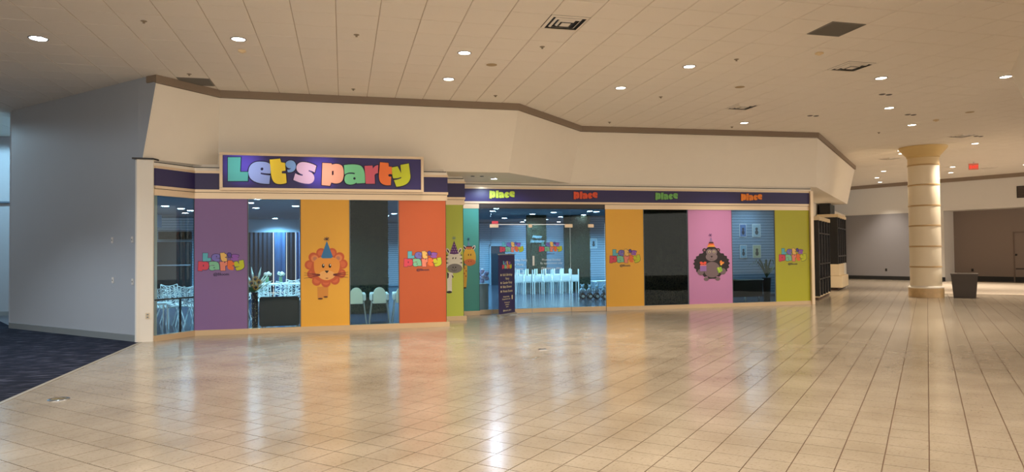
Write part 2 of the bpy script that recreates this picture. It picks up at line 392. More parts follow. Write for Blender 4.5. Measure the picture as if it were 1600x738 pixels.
# switches and outlets on the grey wall and pilaster
def wall_plate(s, z, label, frac, toggle=True):
    a, b = Vector(WALLEND), Vector((-6.12, -.79)); p = a+(b-a)*frac; d = (b-a).normalized(); n = Vector((-d.x*0+d.y, -d.x))
    t = empty('wall_switch', (p.x+n.x*.002, p.y+n.y*.002, z), label, 'switch'); t.rotation_euler.z = math.atan2(d.y, d.x)
    mb = MB(); mb.bbox(-.036, .036, -.010, -.001, -.06, .06, .003); mb.build('cover_plate', M_WHITE, t)
    mb = MB(); mb.box(-.008, .008, -.018, -.008, -.014, .014); mb.build('toggle', M_BASEG, t)
wall_plate(0, 1.18, 'pale switch plate in the middle of the grey wall', .835)
wall_plate(0, 1.16, 'pale switch plate near the pilaster, low', .968)
wall_plate(0, 1.98, 'pale blank plate high in the middle of the grey wall', .83)
wall_plate(0, 1.98, 'pale blank plate high near the pilaster', .965)
t = empty('wall_outlet', (-5.93, -.842, .5), 'small beige outlet low on the cream pilaster', 'outlet'); t.rotation_euler.z = math.atan2(.03, .28)
mb = MB(); mb.bbox(-.036, .036, -.010, -.001, -.058, .058, .003); mb.build('cover_plate', mat('beige_plate', (216, 200, 170), .4), t)
for k, z in ((0, -.025), (1, .025)):
    mb = MB(); mb.bbox(-.016, .016, -.014, -.008, z-.014, z+.014, .002); mb.build('socket', M_BASEG, t)

# ------------------------------------------------------------------ far wall of the mall
W0 = Vector((24.93, 17.24)); WU = Vector((3.28, -7.54)).normalized(); WN = Vector((-WU.y, WU.x))*-1     # WN points to the mall
WN = Vector((WU.y, -WU.x))
def fwp(u, d): p = W0+WU*u+WN*d; return (p.x, p.y)
def fbox(mb, u0, u1, d0, d1, z0, z1, mi=0): mb.prism([fwp(u0, d0), fwp(u0, d1), fwp(u1, d1), fwp(u1, d0)], z0, z1, mi)
fm = MB(); fbox(fm, -6, 15, -.2, 0, 3.52, CZ+.01); fbox(fm, -6, 4.95, -.2, 0, 0, 3.52); fbox(fm, 4.75, 4.95, -1.2, -.2, 0, 3.52); fbox(fm, 4.75, 15, -1.2, -.2, 3.52, 3.6)
tag(fm.build('wall_far', M_WHITE), 'cream upper wall at the far end of the mall', kind='structure')
fg = MB(); fbox(fg, -6, 4.7, 0, .02, .0, 3.5); tag(fg.build('wall_far_panel', mat('cool_grey_panel', (140, 138, 142), .8)), 'grey painted lower wall left of the column', kind='structure')
fr = MB(); fbox(fr, 4.95, 15, -1.3, -1.2, 0, 3.52); tag(fr.build('wall_far_recess', M_TAUPE), 'taupe recessed wall at the far right', kind='structure')
fb = MB(); fbox(fb, -6, 4.97, .02, .05, .006, .2); fbox(fb, 4.95, 15, -1.2, -1.17, .006, .24); tag(fb.build('baseboard_far', M_BLACKB), 'black baseboard along the far wall', kind='structure')
fc = MB(); fbox(fc, -6, 15, 0, .06, 4.93, CZ+.01); tag(fc.build('trim_3', M_BROWN), 'brown crown strip along the far wall', kind='structure')
d_ = MB(); fbox(d_, 7.55, 8.35, -1.2, -1.185, .05, 2.35); DOOR = tag(d_.build('door_1', M_TAUPE), 'taupe flush door in the far recessed wall', kind='structure')
d_ = MB()
for a in ((7.5, 7.55, 0, 2.4), (8.35, 8.4, 0, 2.4)): fbox(d_, a[0], a[1], -1.2, -1.16, a[2], a[3])
fbox(d_, 7.5, 8.4, -1.2, -1.16, 2.35, 2.41); d_.build('door_frame', mat('door_frame_brown', (112, 96, 88), .6), DOOR)
d_ = MB(); fbox(d_, 7.58, 8.32, -1.185, -1.175, .6, .66); d_.build('door_kick_rail', M_DARK, DOOR)
d_ = MB(); d_.ball((*fwp(7.62, -1.13), 1.3), .05); d_.build('door_handle', M_DARK, DOOR)
lv = empty('wall_louvre', (*fwp(9.0, .0), 4.2), 'dark louvred vent high on the far right wall', 'vent')
mb = MB(); fbox(mb, 8.05, 9.9, 0, .03, 3.95, 4.5); mb.build('frame', M_DARK, lv, (*fwp(9.0, .0), 4.2))
for k in range(7):
    mb = MB(); z = 4.0+k*.07; fbox(mb, 8.1, 9.85, .03, .06, z, z+.035); mb.build('slat', mat('louvre_slat', (92, 78, 70), .5), lv, (*fwp(9.0, .0), 4.2))
for u, d, z, lab in ((2.14, .02, .53, 'small dark outlet on the far grey wall'), (5.75, -1.2, .54, 'small dark outlet in the far right recess')):
    mb = MB(); fbox(mb, u-.05, u+.05, d, d+.015, z-.07, z+.07); fbox(mb, u-.02, u+.02, d+.015, d+.022, z-.03, z+.03)
    tag(mb.build('wall_outlet', M_DARK, None, (*fwp(u, d), z)), lab, 'outlet')
# wall behind the showcases
ww = MB(); ww.prism([(11.52, 2.66), (11.56, 2.66), (11.56, 3.9), (19.0, 11.34), (24.9, 17.2), (24.8, 17.4), (11.52, 4.1)], 0, UZ)
tag(ww.build('wall_angled', M_WALL), 'cream angled wall behind the dark showcases', kind='structure')

# ------------------------------------------------------------------ shop front: rails, sill, fascia
mb = MB(); ribbon(mb, FRONT[:6]+[(1.27, 2.6)], -.05, .06, 0, .11)
tag(mb.build('trim_4', M_SILL), 'bronze sill under the left shop windows', kind='structure')
mb = MB(); ribbon(mb, [(4.86, 2.6), (11.52, 2.6)], -.05, .06, 0, .11)
tag(mb.build('trim_5', M_SILL), 'bronze sill under the right shop windows', kind='structure')
mb = MB(); ribbon(mb, FRONT[:6]+[(1.27, 2.6)], -.04, .03, 2.84, 2.965); ribbon(mb, [(4.86, 2.6), (11.52, 2.6)], -.04, .03, 2.84, 2.965)
tag(mb.build('trim_6', M_RAIL), 'polished champagne head rail above the glass', kind='structure')
mb = MB(); ribbon(mb, FRONT, -.04, .05, 2.975, 3.03); tag(mb.build('trim_7', M_RAIL), 'thin polished rail under the purple fascia', kind='structure')
mb = MB(); ribbon(mb, FRONT, -.04, .01, 2.84, 3.5); tag(mb.build('trim_8', M_DARK), 'dark recess behind the rails', kind='structure')
fo = off_line(FRONT, .04)
for i, lab in enumerate(('short purple fascia board over the angled window', 'purple fascia board behind the big lit sign', None, 'narrow purple fascia board over the zebra panel', None, 'long purple fascia board carrying the word place four times')):
    fa = MB(); fa.prism([FRONT[i], fo[i], fo[i+1], FRONT[i+1]], 3.03, 3.37); c = ((FRONT[i][0]+FRONT[i+1][0])/2, (FRONT[i][1]+FRONT[i+1][1])/2, 3.03)
    o = fa.build('fascia_board' if lab else 'fascia_return', M_PURP, None, c); FASC = o
    if lab: tag(o, lab, 'sign', 'purple fascia boards')
    else: tag(o, 'purple return of the fascia at a step', kind='structure')
FL = c
mb = MB(); ribbon(mb, FRONT, -.04, .05, 3.37, 3.42); tag(mb.build('trim_9', M_RAIL), 'thin polished rail over the purple fascia', kind='structure')
mb = MB(); ribbon(mb, FRONT, -.04, .03, 3.42, 3.48); ribbon(mb, FRONT[2:], -.05, -.01, 3.48, UZ); ribbon(mb, FRONT[:3], -.42, -.10, 3.45, 3.57); tag(mb.build('trim_10', M_WALL), 'cream band between fascia and soffit', kind='structure')
mb = MB(); mb.box(11.44, 11.54, 2.5, 2.66, 0, 3.42); tag(mb.build('trim_11', M_RAIL), 'metal jamb at the right end of the shop front', kind='structure')

# ------------------------------------------------------------------ lettering
def parse(path):
    tok = path.replace(',', ' ').split(); pts = []; i = 0; cur = None
    while i < len(tok):
        c = tok[i]; i += 1
        if c in 'ML': cur = (float(tok[i]), float(tok[i+1])); i += 2; pts.append(cur)
        elif c == 'C':
            a = [float(x) for x in tok[i:i+6]]; i += 6; p0 = cur
            for k in range(1, 9):
                t = k/8; u = 1-t
                pts.append((u**3*p0[0]+3*u*u*t*a[0]+3*u*t*t*a[2]+t**3*a[4], u**3*p0[1]+3*u*u*t*a[1]+3*u*t*t*a[3]+t**3*a[5]))
            cur = pts[-1]
    return pts
def circ(cx, cy, rx, ry=None, n=20, rot=0):
    ry = ry or rx; c, s_ = math.cos(R(rot)), math.sin(R(rot))
    return [(cx+rx*math.cos(2*math.pi*k/n)*c-ry*math.sin(2*math.pi*k/n)*s_, cy+rx*math.cos(2*math.pi*k/n)*s_+ry*math.sin(2*math.pi*k/n)*c) for k in range(n)]
GL = {
 'L': (parse('M 155 125 L 345 125 L 335 325 L 455 325 L 450 450 L 155 450'), []),
 'e': (parse('M 775 215 C 740 190 680 185 620 185 C 520 185 460 240 460 330 C 460 440 570 490 768 490 L 782 374 C 730 372 680 364 640 354 L 642 334 C 690 344 740 348 786 348 L 790 260'), [circ(660, 285, 21, n=12)]),
 't': (parse('M 775 158 L 930 145 L 945 195 L 1003 203 L 1010 308 L 955 316 L 955 347 L 1015 350 L 1025 475 C 980 495 900 500 860 480 C 820 460 800 410 795 350'), []),
 "'": (parse('M 1010 215 C 1020 180 1060 165 1100 170 C 1150 178 1168 220 1162 260 C 1155 310 1110 340 1040 330 L 1035 296 C 1070 300 1085 290 1090 275 C 1050 285 1010 260 1010 215'), []),
 's': (parse('M 1465 245 C 1400 210 1300 185 1240 195 C 1180 205 1160 260 1175 300 C 1190 335 1230 355 1265 362 L 1262 380 C 1220 377 1180 362 1155 345 L 1125 435 C 1200 470 1280 490 1350 490 C 1420 488 1450 430 1430 380 C 1415 345 1380 325 1350 318 L 1352 303 C 1390 310 1420 322 1440 335'), []),
 'p': (parse('M 1556 205 L 1691 212 L 1696 232 C 1736 212 1806 212 1846 247 C 1876 287 1881 377 1856 437 C 1826 492 1746 497 1686 472 L 1666 519 L 1544 507'), [[(1696, 317), (1721, 309), (1721, 367), (1696, 377)]]),
 'a': (parse('M 1874 237 C 1936 225 2066 217 2126 247 C 2176 287 2186 347 2186 482 L 2061 487 L 2058 472 C 2026 507 1946 512 1906 487 C 1876 462 1874 417 1891 382 C 1906 357 1946 350 2006 357 L 2031 361 L 2035 345 C 1986 330 1926 334 1884 364'), [circ(2028, 419, 18, n=12)]),
 'r': (parse('M 2178 247 L 2296 242 L 2301 287 C 2316 257 2346 237 2381 237 L 2376 347 C 2336 347 2321 367 2326 392 L 2331 492 L 2196 492'), []),
 'T': (parse('M 2406 197 L 2531 207 L 2536 257 L 2581 262 L 2581 367 C 2556 352 2531 357 2528 377 C 2531 397 2551 397 2571 392 L 2564 512 C 2506 517 2456 512 2421 482 C 2386 447 2386 377 2396 307'), []),
 'y': (parse('M 2584 269 L 2666 255 L 2719 352 L 2709 235 L 2831 215 L 2854 387 C 2856 467 2796 527 2646 535 L 2611 443 C 2656 441 2696 428 2721 413 L 2718 400 C 2686 416 2646 420 2601 418 C 2586 387 2581 337 2584 269'), []),
 'l': ([(0, 0), (110, -6), (100, 300), (-10, 294)], []),
 'c': (parse('M 300 60 C 240 0 120 -10 50 60 C -20 140 -10 260 60 320 C 130 370 250 350 310 290 L 290 215 C 250 235 210 230 205 200 L 207 180 C 215 155 255 150 290 170'), []),
}
def bbox_of(p): xs = [a[0] for a in p]; ys = [a[1] for a in p]; return min(xs), max(xs), min(ys), max(ys)
def grow(p, o):
    ar = sum(p[i-1][0]*p[i][1]-p[i][0]*p[i-1][1] for i in range(len(p))); sg = 1 if ar > 0 else -1; out = []
    for i in range(len(p)):
        a, b, c = Vector(p[i-1]), Vector(p[i]), Vector(p[(i+1) % len(p)])
        d1, d2 = (b-a), (c-b)
        if d1.length < 1e-6: d1 = d2
        if d2.length < 1e-6: d2 = d1
        n1, n2 = Vector((d1.y, -d1.x)).normalized(), Vector((d2.y, -d2.x)).normalized(); n = n1+n2
        n = n1 if n.length < .3 else n.normalized()
        out.append((b.x+n.x*o*sg, b.y+n.y*o*sg))
    return out
class Plane:      # maps (u right, v up) and depth towards the mall onto a vertical face
    def __init__(s, x, y, z, rot=0): s.o = Vector((x, y, z)); s.x = Vector((math.cos(rot), math.sin(rot), 0)); s.n = Vector((math.sin(rot), -math.cos(rot), 0))
    def p(s, u, v, d=0): return s.o+s.x*u+Vector((0, 0, v))+s.n*d
def flat_shape(mb, pl, outer, holes, d0, d1, mi=0):      # an extruded flat shape between depths d0 (back) and d1 (front)
    rings = [outer]+holes; allp = [q for r_ in rings for q in r_]
    for tri in tessellate_polygon([[Vector((q[0], q[1], 0)) for q in r_] for r_ in rings]):
        pts = [allp[i] for i in tri]
        ar = (pts[1][0]-pts[0][0])*(pts[2][1]-pts[0][1])-(pts[2][0]-pts[0][0])*(pts[1][1]-pts[0][1])
        if ar < 0: pts = pts[::-1]
        mb.poly([pl.p(q[0], q[1], d1) for q in pts], mi)
    if d1-d0 > .004:
        for r_ in rings:
            for i in range(len(r_)):
                a, b = r_[i-1], r_[i]; mb.poly([pl.p(*a, d0), pl.p(*b, d0), pl.p(*b, d1), pl.p(*a, d1)], mi)
def sign_px(x, y):   # big sign face: traced outline -> metres on its face
    u = (x-80)/2926; top = 85+67*u; bot = 540+42*u
    v = (y-top)/(bot-top); w_ = u*14.3/(u*14.3+(1-u)*15.35)
    return (-4.68+w_*4.10, 3.755-v*.695)
def colour_mat(rgb): return mat('ink_%d_%d_%d' % rgb, rgb, .5)

def glow_mat(name, rgb, base, amp, lamps, rad):
    m = bpy.data.materials.new(name); m.use_nodes = True; nt = m.node_tree; b = nt.nodes['Principled BSDF']; L = nt.links
    b.inputs['Base Color'].default_value = lin(rgb); b.inputs['Roughness'].default_value = .35; b.inputs['Emission Color'].default_value = lin(rgb)
    g = nt.nodes.new('ShaderNodeNewGeometry'); acc = None
    for lx, lz in lamps:      # tubes inside the light box: brightness falls off from each
        vs = nt.nodes.new('ShaderNodeVectorMath'); vs.operation = 'DISTANCE'; vs.inputs[1].default_value = (lx, -.15, lz); L.new(g.outputs['Position'], vs.inputs[0])
        mr = nt.nodes.new('ShaderNodeMapRange'); mr.interpolation_type = 'SMOOTHSTEP'; mr.inputs[1].default_value = 0; mr.inputs[2].default_value = rad; mr.inputs[3].default_value = 1; mr.inputs[4].default_value = 0; L.new(vs.outputs['Value'], mr.inputs[0])
        if acc is None: acc = mr.outputs[0]
        else:
            ad = nt.nodes.new('ShaderNodeMath'); ad.operation = 'ADD'; L.new(acc, ad.inputs[0]); L.new(mr.outputs[0], ad.inputs[1]); acc = ad.outputs[0]
    ma = nt.nodes.new('ShaderNodeMath'); ma.operation = 'MULTIPLY_ADD'; ma.inputs[1].default_value = amp; ma.inputs[2].default_value = base
    L.new(acc, ma.inputs[0]); L.new(ma.outputs[0], b.inputs['Emission Strength']); m.cycles.emission_sampling = 'NONE'
    return m
LAMPS = [(-4.28, 3.55), (-2.74, 3.42)]
SG = empty('shop_sign', (-2.62, -.02, 3.02), 'large lit purple sign reading Let\'s party in multicoloured letters', 'sign')
SL = (-2.62, -.02, 3.02)
mb = MB(); mb.box(-4.72, -.54, -.15, -.085, 3.03, 3.79); mb.build('sign_box', M_DARK, SG, SL)
mb = MB()
for a in ((-4.745, -.515, 3.745, 3.80), (-4.745, -.515, 3.01, 3.065)): mb.bbox(a[0], a[1], -.2, -.085, a[2], a[3], .006)
mb.bbox(-4.745, -4.685, -.2, -.085, 3.06, 3.75, .006); mb.bbox(-.575, -.515, -.2, -.085, 3.06, 3.75, .006)
mb.build('sign_frame', M_RAIL, SG, SL)
mb = MB(); mb.box(-4.69, -.57, -.165, -.15, 3.06, 3.75); mb.build('sign_face', glow_mat('sign_purple', (46, 36, 104), .03, 2.6, LAMPS, .55), SG, SL)
PS = Plane(0, -.165, 0)
for ch, rgb in (('L', (74, 160, 158)), ('e', (140, 160, 222)), ('t', (238, 206, 52)), ("'", (120, 160, 216)), ('s', (214, 178, 210)), ('p', (240, 168, 142)), ('a', (120, 204, 150)), ('r', (206, 88, 106)), ('T', (234, 112, 44)), ('y', (190, 196, 30))):
    o, hs = GL[ch]
    nm = {'L': 'letter_l', 'e': 'letter_e', 't': 'letter_t', "'": 'apostrophe', 's': 'letter_s', 'p': 'letter_p', 'a': 'letter_a', 'r': 'letter_r', 'T': 'letter_t', 'y': 'letter_y'}[ch]
    out = [sign_px(*q) for q in o]
    mb = MB(); flat_shape(mb, PS, grow(out[::-1], .022), [], 0, .006, 0)
    ol = mb.build(nm+'_outline', M_NAVY, SG, SL)
    mb = MB(); flat_shape(mb, PS, out[::-1], [[sign_px(*q) for q in h] for h in hs], .004, .03, 0)
    mb.build(nm, glow_mat('letter_%s_%d' % (nm, rgb[0]), rgb, .12, .5, LAMPS, .8), SG, SL)['label'] = 'lit sign character'
def glyph_at(mb, pl, ch, x0, x1, y0, y1, d0, d1, mi, outline=None, omi=0):
    o, hs = GL[ch]; a, b, c, d = bbox_of(o)
    f = lambda q: (x0+(q[0]-a)/(b-a)*(x1-x0), y1-(q[1]-c)/(d-c)*(y1-y0))
    out = [f(q) for q in o][::-1]
    if outline: flat_shape(mb, pl, grow(out, outline), [], d0-.0008, d0, omi)
    flat_shape(mb, pl, out, [[f(q) for q in h] for h in hs], d0, d1, mi)
# "place" four times on the fascia
for k, (x, rgb, cn) in enumerate(((1.55, (186, 200, 60), 'yellow-green'), (3.93, (224, 84, 52), 'red-orange'), (6.38, (112, 178, 96), 'green'), (9.12, (240, 136, 44), 'orange'))):
    mb = MB(); pl = Plane(x, 2.56, 3.12); w_ = .70; m2 = .205
    lay = (('p', 0, .165, -.015, .20), ('l', .175, .255, .0, .205), ('a', .262, .405, .0, .165), ('c', .415, .545, .01, .17), ('e', .552, .70, .03, .19))
    for ch, a, b, c, d in lay: glyph_at(mb, pl, ch, a, b, c, d, .004, .022, 0, .012, 1)
    mb.build('place_lettering', [colour_mat(rgb), M_NAVY], FASC, FL)['label'] = cn+' raised word place'
# printed store logo
LOGO = [(205, 96, 104), (124, 196, 168), (226, 140, 126), (224, 112, 78), (190, 198, 50)]
def text_mesh(s, size, align='CENTER', shear=0):
    cu = bpy.data.curves.new('txt', 'FONT'); cu.body = s; cu.size = size; cu.align_x = align; cu.shear = shear; cu.resolution_u = 2
    ob = bpy.data.objects.new('txt', cu); COL.objects.link(ob)
    bpy.context.view_layer.update()
    me = bpy.data.meshes.new_from_object(ob.evaluated_get(bpy.context.evaluated_depsgraph_get()))
    vs = [tuple(v.co) for v in me.vertices]; fs = [tuple(p.vertices) for p in me.polygons]
    bpy.data.objects.remove(ob); bpy.data.curves.remove(cu); bpy.data.meshes.remove(me)
    return vs, fs
def add_text(mb, pl, s, size, u, v, d, mi, align='CENTER', shear=0, bold=0):
    vs, fs = text_mesh(s, size, align, shear)
    for dx in ([0] if not bold else [-bold, bold]):
        n = len(mb.v); mb.v += [tuple(pl.p(u+a[0]+dx, v+a[1], d+(dx > 0)*.0002)) for a in vs]
        mb.f += [tuple(n+i for i in f) for f in fs]; mb.m += [mi]*len(fs)
def logo(pl, W, parent, ploc, name='printed_logo', sub='@Bloom', subcol=0):
    k = W/860; mb = MB()
    mats = [M_NAVY]+[colour_mat(c) for c in ((96, 186, 204), (124, 116, 200), (240, 196, 110), (92, 72, 170), (150, 92, 190), (222, 74, 98), (132, 204, 168), (238, 142, 120), (240, 120, 60), (200, 208, 46))]
    top = (('L', 250, 400, 185, 345), ('e', 412, 565, 205, 355), ('t', 572, 700, 180, 355), ("'", 705, 778, 185, 280), ('s', 765, 925, 215, 340))
    bot = (('p', 160, 362, 348, 540), ('a', 366, 558, 355, 530), ('r', 566, 704, 355, 540), ('T', 706, 834, 335, 530), ('y', 834, 1024, 330, 540))
    for i, (ch, a, b, c, d) in enumerate(top+bot):
        glyph_at(mb, pl, ch, (a-590)*k, (b-590)*k, (362-d)*k, (362-c)*k, .0022+.0001*i, .0024+.0001*i, i+1, 9*k, 0)
    for (a, b) in ((345, 190), (400, 250)): pass
    add_text(mb, pl, sub, 62*k*1.3, 0, (362-635)*k, .002, subcol, bold=2.5*k)
    return mb.build(name, mats, parent, ploc)

# ------------------------------------------------------------------ coloured window panels and glass
def window_panel(a, b, rgb, cname, where, extra=None, d=.0):
    d_ = Vector(b)-Vector(a); L_ = d_.length; rot = math.atan2(d_.y, d_.x); c = (Vector(a)+Vector(b))/2
    loc = (c.x, c.y, .11)
    t = empty('window_panel', loc, cname+' full-height vinyl panel '+where, 'panel', 'coloured panels in the shop windows')
    pl = Plane(a[0], a[1], 0, rot); mb = MB(); n = pl.n
    q = [pl.p(.004, 0, .0), pl.p(.004, 0, .018), pl.p(L_-.004, 0, .018), pl.p(L_-.004, 0, .0)]
    mb.prism([(v.x, v.y) for v in q][::1], .11, 2.84); mb.build('panel_board', mat('vinyl_%s' % cname.replace(' ', '_'), rgb, .38, spec=.4), t, loc)
    mb = MB()
    for u in (0, L_-.008): mb.prism([(v.x, v.y) for v in (pl.p(u, 0, .0), pl.p(u, 0, .024), pl.p(u+.008, 0, .024), pl.p(u+.008, 0, .0))], .11, 2.84)
    mb.build('edge_strip', M_DARK, t, loc)
    return t, Plane(c.x+n.x*.018, c.y+n.y*.018, 0, rot), loc
win_n = [0]
def window(a, b, label, z0=.11, z1=2.84, bars=()):
    win_n[0] += 1; d_ = Vector(b)-Vector(a); L_ = d_.length; rot = math.atan2(d_.y, d_.x); loc = (a[0], a[1], z0)
    t = empty('window_%d' % win_n[0], loc, label, kind='structure'); pl = Plane(a[0], a[1], 0, rot)
    mb = MB(); q = [pl.p(.012, 0, .0), pl.p(.012, 0, .01), pl.p(L_-.012, 0, .01), pl.p(L_-.012, 0, .0)]
    mb.prism([(v.x, v.y) for v in q], z0, z1); mb.build('pane', M_GLASS, t, loc)
    mb = MB()
    for u in (0, L_-.012): mb.prism([(v.x, v.y) for v in (pl.p(u, 0, -.004), pl.p(u, 0, .016), pl.p(u+.012, 0, .016), pl.p(u+.012, 0, -.004))], z0, z1)
    mb.build('window_edge', mat('edge_grey', (120, 132, 142), .4), t, loc)
    for (u0, u1, c0, c1) in bars:
        mb = MB(); mb.prism([(v.x, v.y) for v in (pl.p(u0, 0, -.03), pl.p(u0, 0, .0), pl.p(u1, 0, .0), pl.p(u1, 0, -.03))], c0, c1); mb.build('mullion', M_DARK, t, loc)
    return t
X1 = [-5.26, -4.21, -3.15, -2.12, -1.06, 0]
F1 = lambda s: (s, -.03+.03*(s+5.26)/5.26)
window(A0, B0, 'narrow angled shop window beside the cream pilaster', bars=((.0, .96, .78, .81), (.62, .65, .11, .78)))
t1, p1, l1 = window_panel(F1(X1[0]), F1(X1[1]), (136, 106, 160), 'dusty purple', 'printed with the store logo at the far left')
logo(Plane(p1.o.x, p1.o.y, 1.52, 0), .90, t1, l1)
window(F1(X1[1]), F1(X1[2]), 'clear shop window between the purple and lion panels')
t2, p2, l2 = window_panel(F1(X1[2]), F1(X1[3]), (238, 178, 62), 'golden yellow', 'with the printed lion under the big sign')
window(F1(X1[3]), F1(X1[4]), 'clear shop window between the lion and orange panels')
t3, p3, l3 = window_panel(F1(X1[4]), F1(X1[5]), (196, 94, 52), 'bright orange', 'with logo at the corner of the shop front')
logo(Plane(p3.o.x, p3.o.y, 1.53, 0), .84, t3, l3)
# return walls of the stepped corner
mb = MB(); mb.prism([(-.02, .02), (0, 0), (0, 1.3), (-.02, 1.32)], .11, 2.84); mb.prism([(.6, 1.32), (.62, 1.3), (.62, 2.6), (.6, 2.6)], .11, 2.84)
tag(mb.build('wall_step_returns', mat('return_panel', (150, 150, 60), .5)), 'side faces of the stepped corner', kind='structure')
t4, p4, l4 = window_panel((.0, 1.3), (.62, 1.3), (190, 204, 80), 'lime green', 'with the printed zebra in the stepped corner')
t5, p5, l5 = window_panel((.62, 2.6), (1.27, 2.6), (76, 164, 152), 'teal', 'with the printed giraffe beside the glass entrance')
X2 = [4.86, 6.02, 7.40, 8.82, 10.25, 11.44]
t6, p6, l6 = window_panel((X2[0], 2.6), (X2[1], 2.6), (240, 182, 64), 'amber', 'with logo right of the glass entrance')
logo(Plane(p6.o.x, p6.o.y, 1.52, 0), .92, t6, l6)
window((X2[1], 2.6), (X2[2], 2.6), 'clear shop window backed by the dark hedge screen')
t7, p7, l7 = window_panel((X2[2], 2.6), (X2[3], 2.6), (196, 134, 184), 'pink', 'with the printed gorilla on the right side')
window((X2[3], 2.6), (X2[4], 2.6), 'clear shop window between the gorilla and olive panels')
t8, p8, l8 = window_panel((X2[4], 2.6), (X2[5], 2.6), (186, 186, 48), 'olive green', 'with logo at the right end of the front')
logo(Plane(p8.o.x, p8.o.y, 1.50, 0), .94, t8, l8)

class Decal:      # layered flat print in traced units (x right, y down)
    def __init__(s, px0, s0, kx, py0, z0, ky, y, sc, ox, oy):
        s.mb = MB(); s.mats = []; s.k = 0; s.pl = Plane(0, y, 0)
        s.f = lambda q: (s0+(ox+q[0]/sc-px0)*kx, z0-(oy+q[1]/sc-py0)*ky)
    def add(s, pts, rgb, holes=()):
        m = colour_mat(rgb)
        if m not in s.mats: s.mats.append(m)
        s.k += 1; d = .0008+.0003*s.k; P_ = [s.f(q) for q in pts]
        ar = sum(P_[i-1][0]*P_[i][1]-P_[i][0]*P_[i-1][1] for i in range(len(P_)))
        flat_shape(s.mb, s.pl, P_ if ar > 0 else P_[::-1], [], d, d+.0002, s.mats.index(m))
    def line(s, a, b, w_, rgb):
        d = (Vector(b)-Vector(a)).normalized(); n = Vector((-d.y, d.x))*w_/2
        s.add([(a[0]+n.x, a[1]+n.y), (b[0]+n.x*.3, b[1]+n.y*.3), (b[0]-n.x*.3, b[1]-n.y*.3), (a[0]-n.x, a[1]-n.y)], rgb)
    def done(s, name, parent, loc, label): o = s.mb.build(name, s.mats, parent, loc); o['label'] = label; return o
# lion, traced in units of the 6.71x enlargement
D = Decal(475, -3.08, .01342, 470, .66, .0138, -.034, 6.71, 465, 365)
OR, OR2, FACE, EAR = (208, 96, 56), (222, 112, 66), (240, 160, 66), (232, 142, 84)
D.add([(205, 560), (320, 560), (318, 662), (270, 668), (262, 682), (208, 678)], (220, 146, 60))
for cx, cy in ((245, 205), (360, 205), (165, 250), (440, 250), (125, 330), (475, 325), (150, 425), (455, 425), (200, 500), (295, 518), (390, 492)): D.add(circ(cx, cy, 50), OR)
for cx, cy in ((245, 210), (360, 210), (170, 255), (435, 255), (132, 332), (470, 328), (155, 425), (450, 425), (202, 492), (295, 510), (388, 486)): D.add(circ(cx, cy, 34), OR2)
D.add(circ(300, 370, 160, 150, 32), OR)
D.add(circ(180, 265, 38), EAR); D.add(circ(428, 262, 38), EAR); D.add(circ(182, 265, 20), (200, 130, 100)); D.add(circ(424, 262, 20), (200, 130, 100))
D.add(parse('M 170 330 C 165 270 220 245 300 245 C 380 245 445 270 443 330 C 440 400 420 420 400 440 C 370 480 330 495 305 495 C 270 495 225 470 205 440 C 180 420 172 390 170 330'), FACE)
D.add(circ(305, 440, 85, 50), (246, 184, 110))
for a in (0, 45, 90, 135):
    c, s_ = math.cos(R(a)), math.sin(R(a)); D.line((306-32*c, 62-24*s_), (306+32*c, 62+24*s_), 8, (52, 28, 60))
D.add([(306, 80), (245, 250), (262, 262), (350, 262), (370, 250)], (52, 122, 176))
for x in (268, 338): D.add(circ(x, 342, 14, 22), (40, 24, 20)); D.add(circ(x+4, 334, 6, 8), (250, 240, 220))
D.add([(283, 395), (300, 390), (305, 395), (312, 390), (326, 395), (306, 420)], (44, 22, 20)); D.add(circ(306, 472, 16, 4), (150, 60, 40))
for y0, y1 in ((432, 412), (436, 436), (440, 470)):
    D.line((235, y0), (70, y1), 9, (110, 36, 40)); D.line((372, y0), (530, y1), 9, (110, 36, 40))
D.add(circ(236, 686, 27, 8), (90, 40, 24)); D.add(circ(292, 668, 24, 8), (90, 40, 24))
D.done('lion_print', t2, l2, 'orange lion wearing a blue party hat')
# zebra and giraffe, units of the 7.38x enlargement starting at (690,360)
BLK = (26, 24, 28); WHT = (226, 222, 214)
D = Decal(697, .19, .0164, 459, .66, .0157, 1.3-.021, 7.38, 690, 360)
D.add([(58, 480), (120, 490), (132, 540), (112, 560), (112, 712), (60, 712)], WHT)
D.add(circ(82, 712, 30, 14), BLK); D.add([(58, 480), (80, 500), (76, 545), (62, 560)], BLK); D.add([(108, 510), (132, 535), (122, 555)], BLK)
D.add(circ(72, 238, 18, 36, rot=-25), WHT); D.add(circ(204, 236, 18, 36, rot=25), WHT); D.add(circ(72, 240, 7, 22, rot=-25), BLK); D.add(circ(204, 238, 7, 22, rot=25), BLK)
D.add(parse('M 60 330 C 60 260 110 240 140 240 C 180 240 228 270 228 330 L 232 430 C 225 470 180 495 140 495 C 100 495 62 460 55 420'), WHT)
for sg, x in ((1, 52), (-1, 228)):
    for y in (280, 322, 368): D.add([(x, y), (x+sg*30, y+8), (x, y+16)], BLK)
D.add(circ(145, 440, 84, 54), (124, 120, 122))
D.add(circ(126, 322, 6, 12, rot=15), BLK); D.add(circ(156, 322, 6, 12, rot=15), BLK); D.add(circ(126, 428, 7, 8), BLK); D.add(circ(154, 428, 7, 8), BLK)
for i in range(6):
    a0, a1 = R(20+i*28), R(48+i*28); D.line((140+28*math.cos(a0), 448+22*math.sin(a0)), (140+28*math.cos(a1), 448+22*math.sin(a1)), 6, BLK)
D.line((140, 440), (140, 466), 5, BLK)
D.add([(140, 120), (88, 270), (140, 278), (190, 270)], (88, 46, 120))
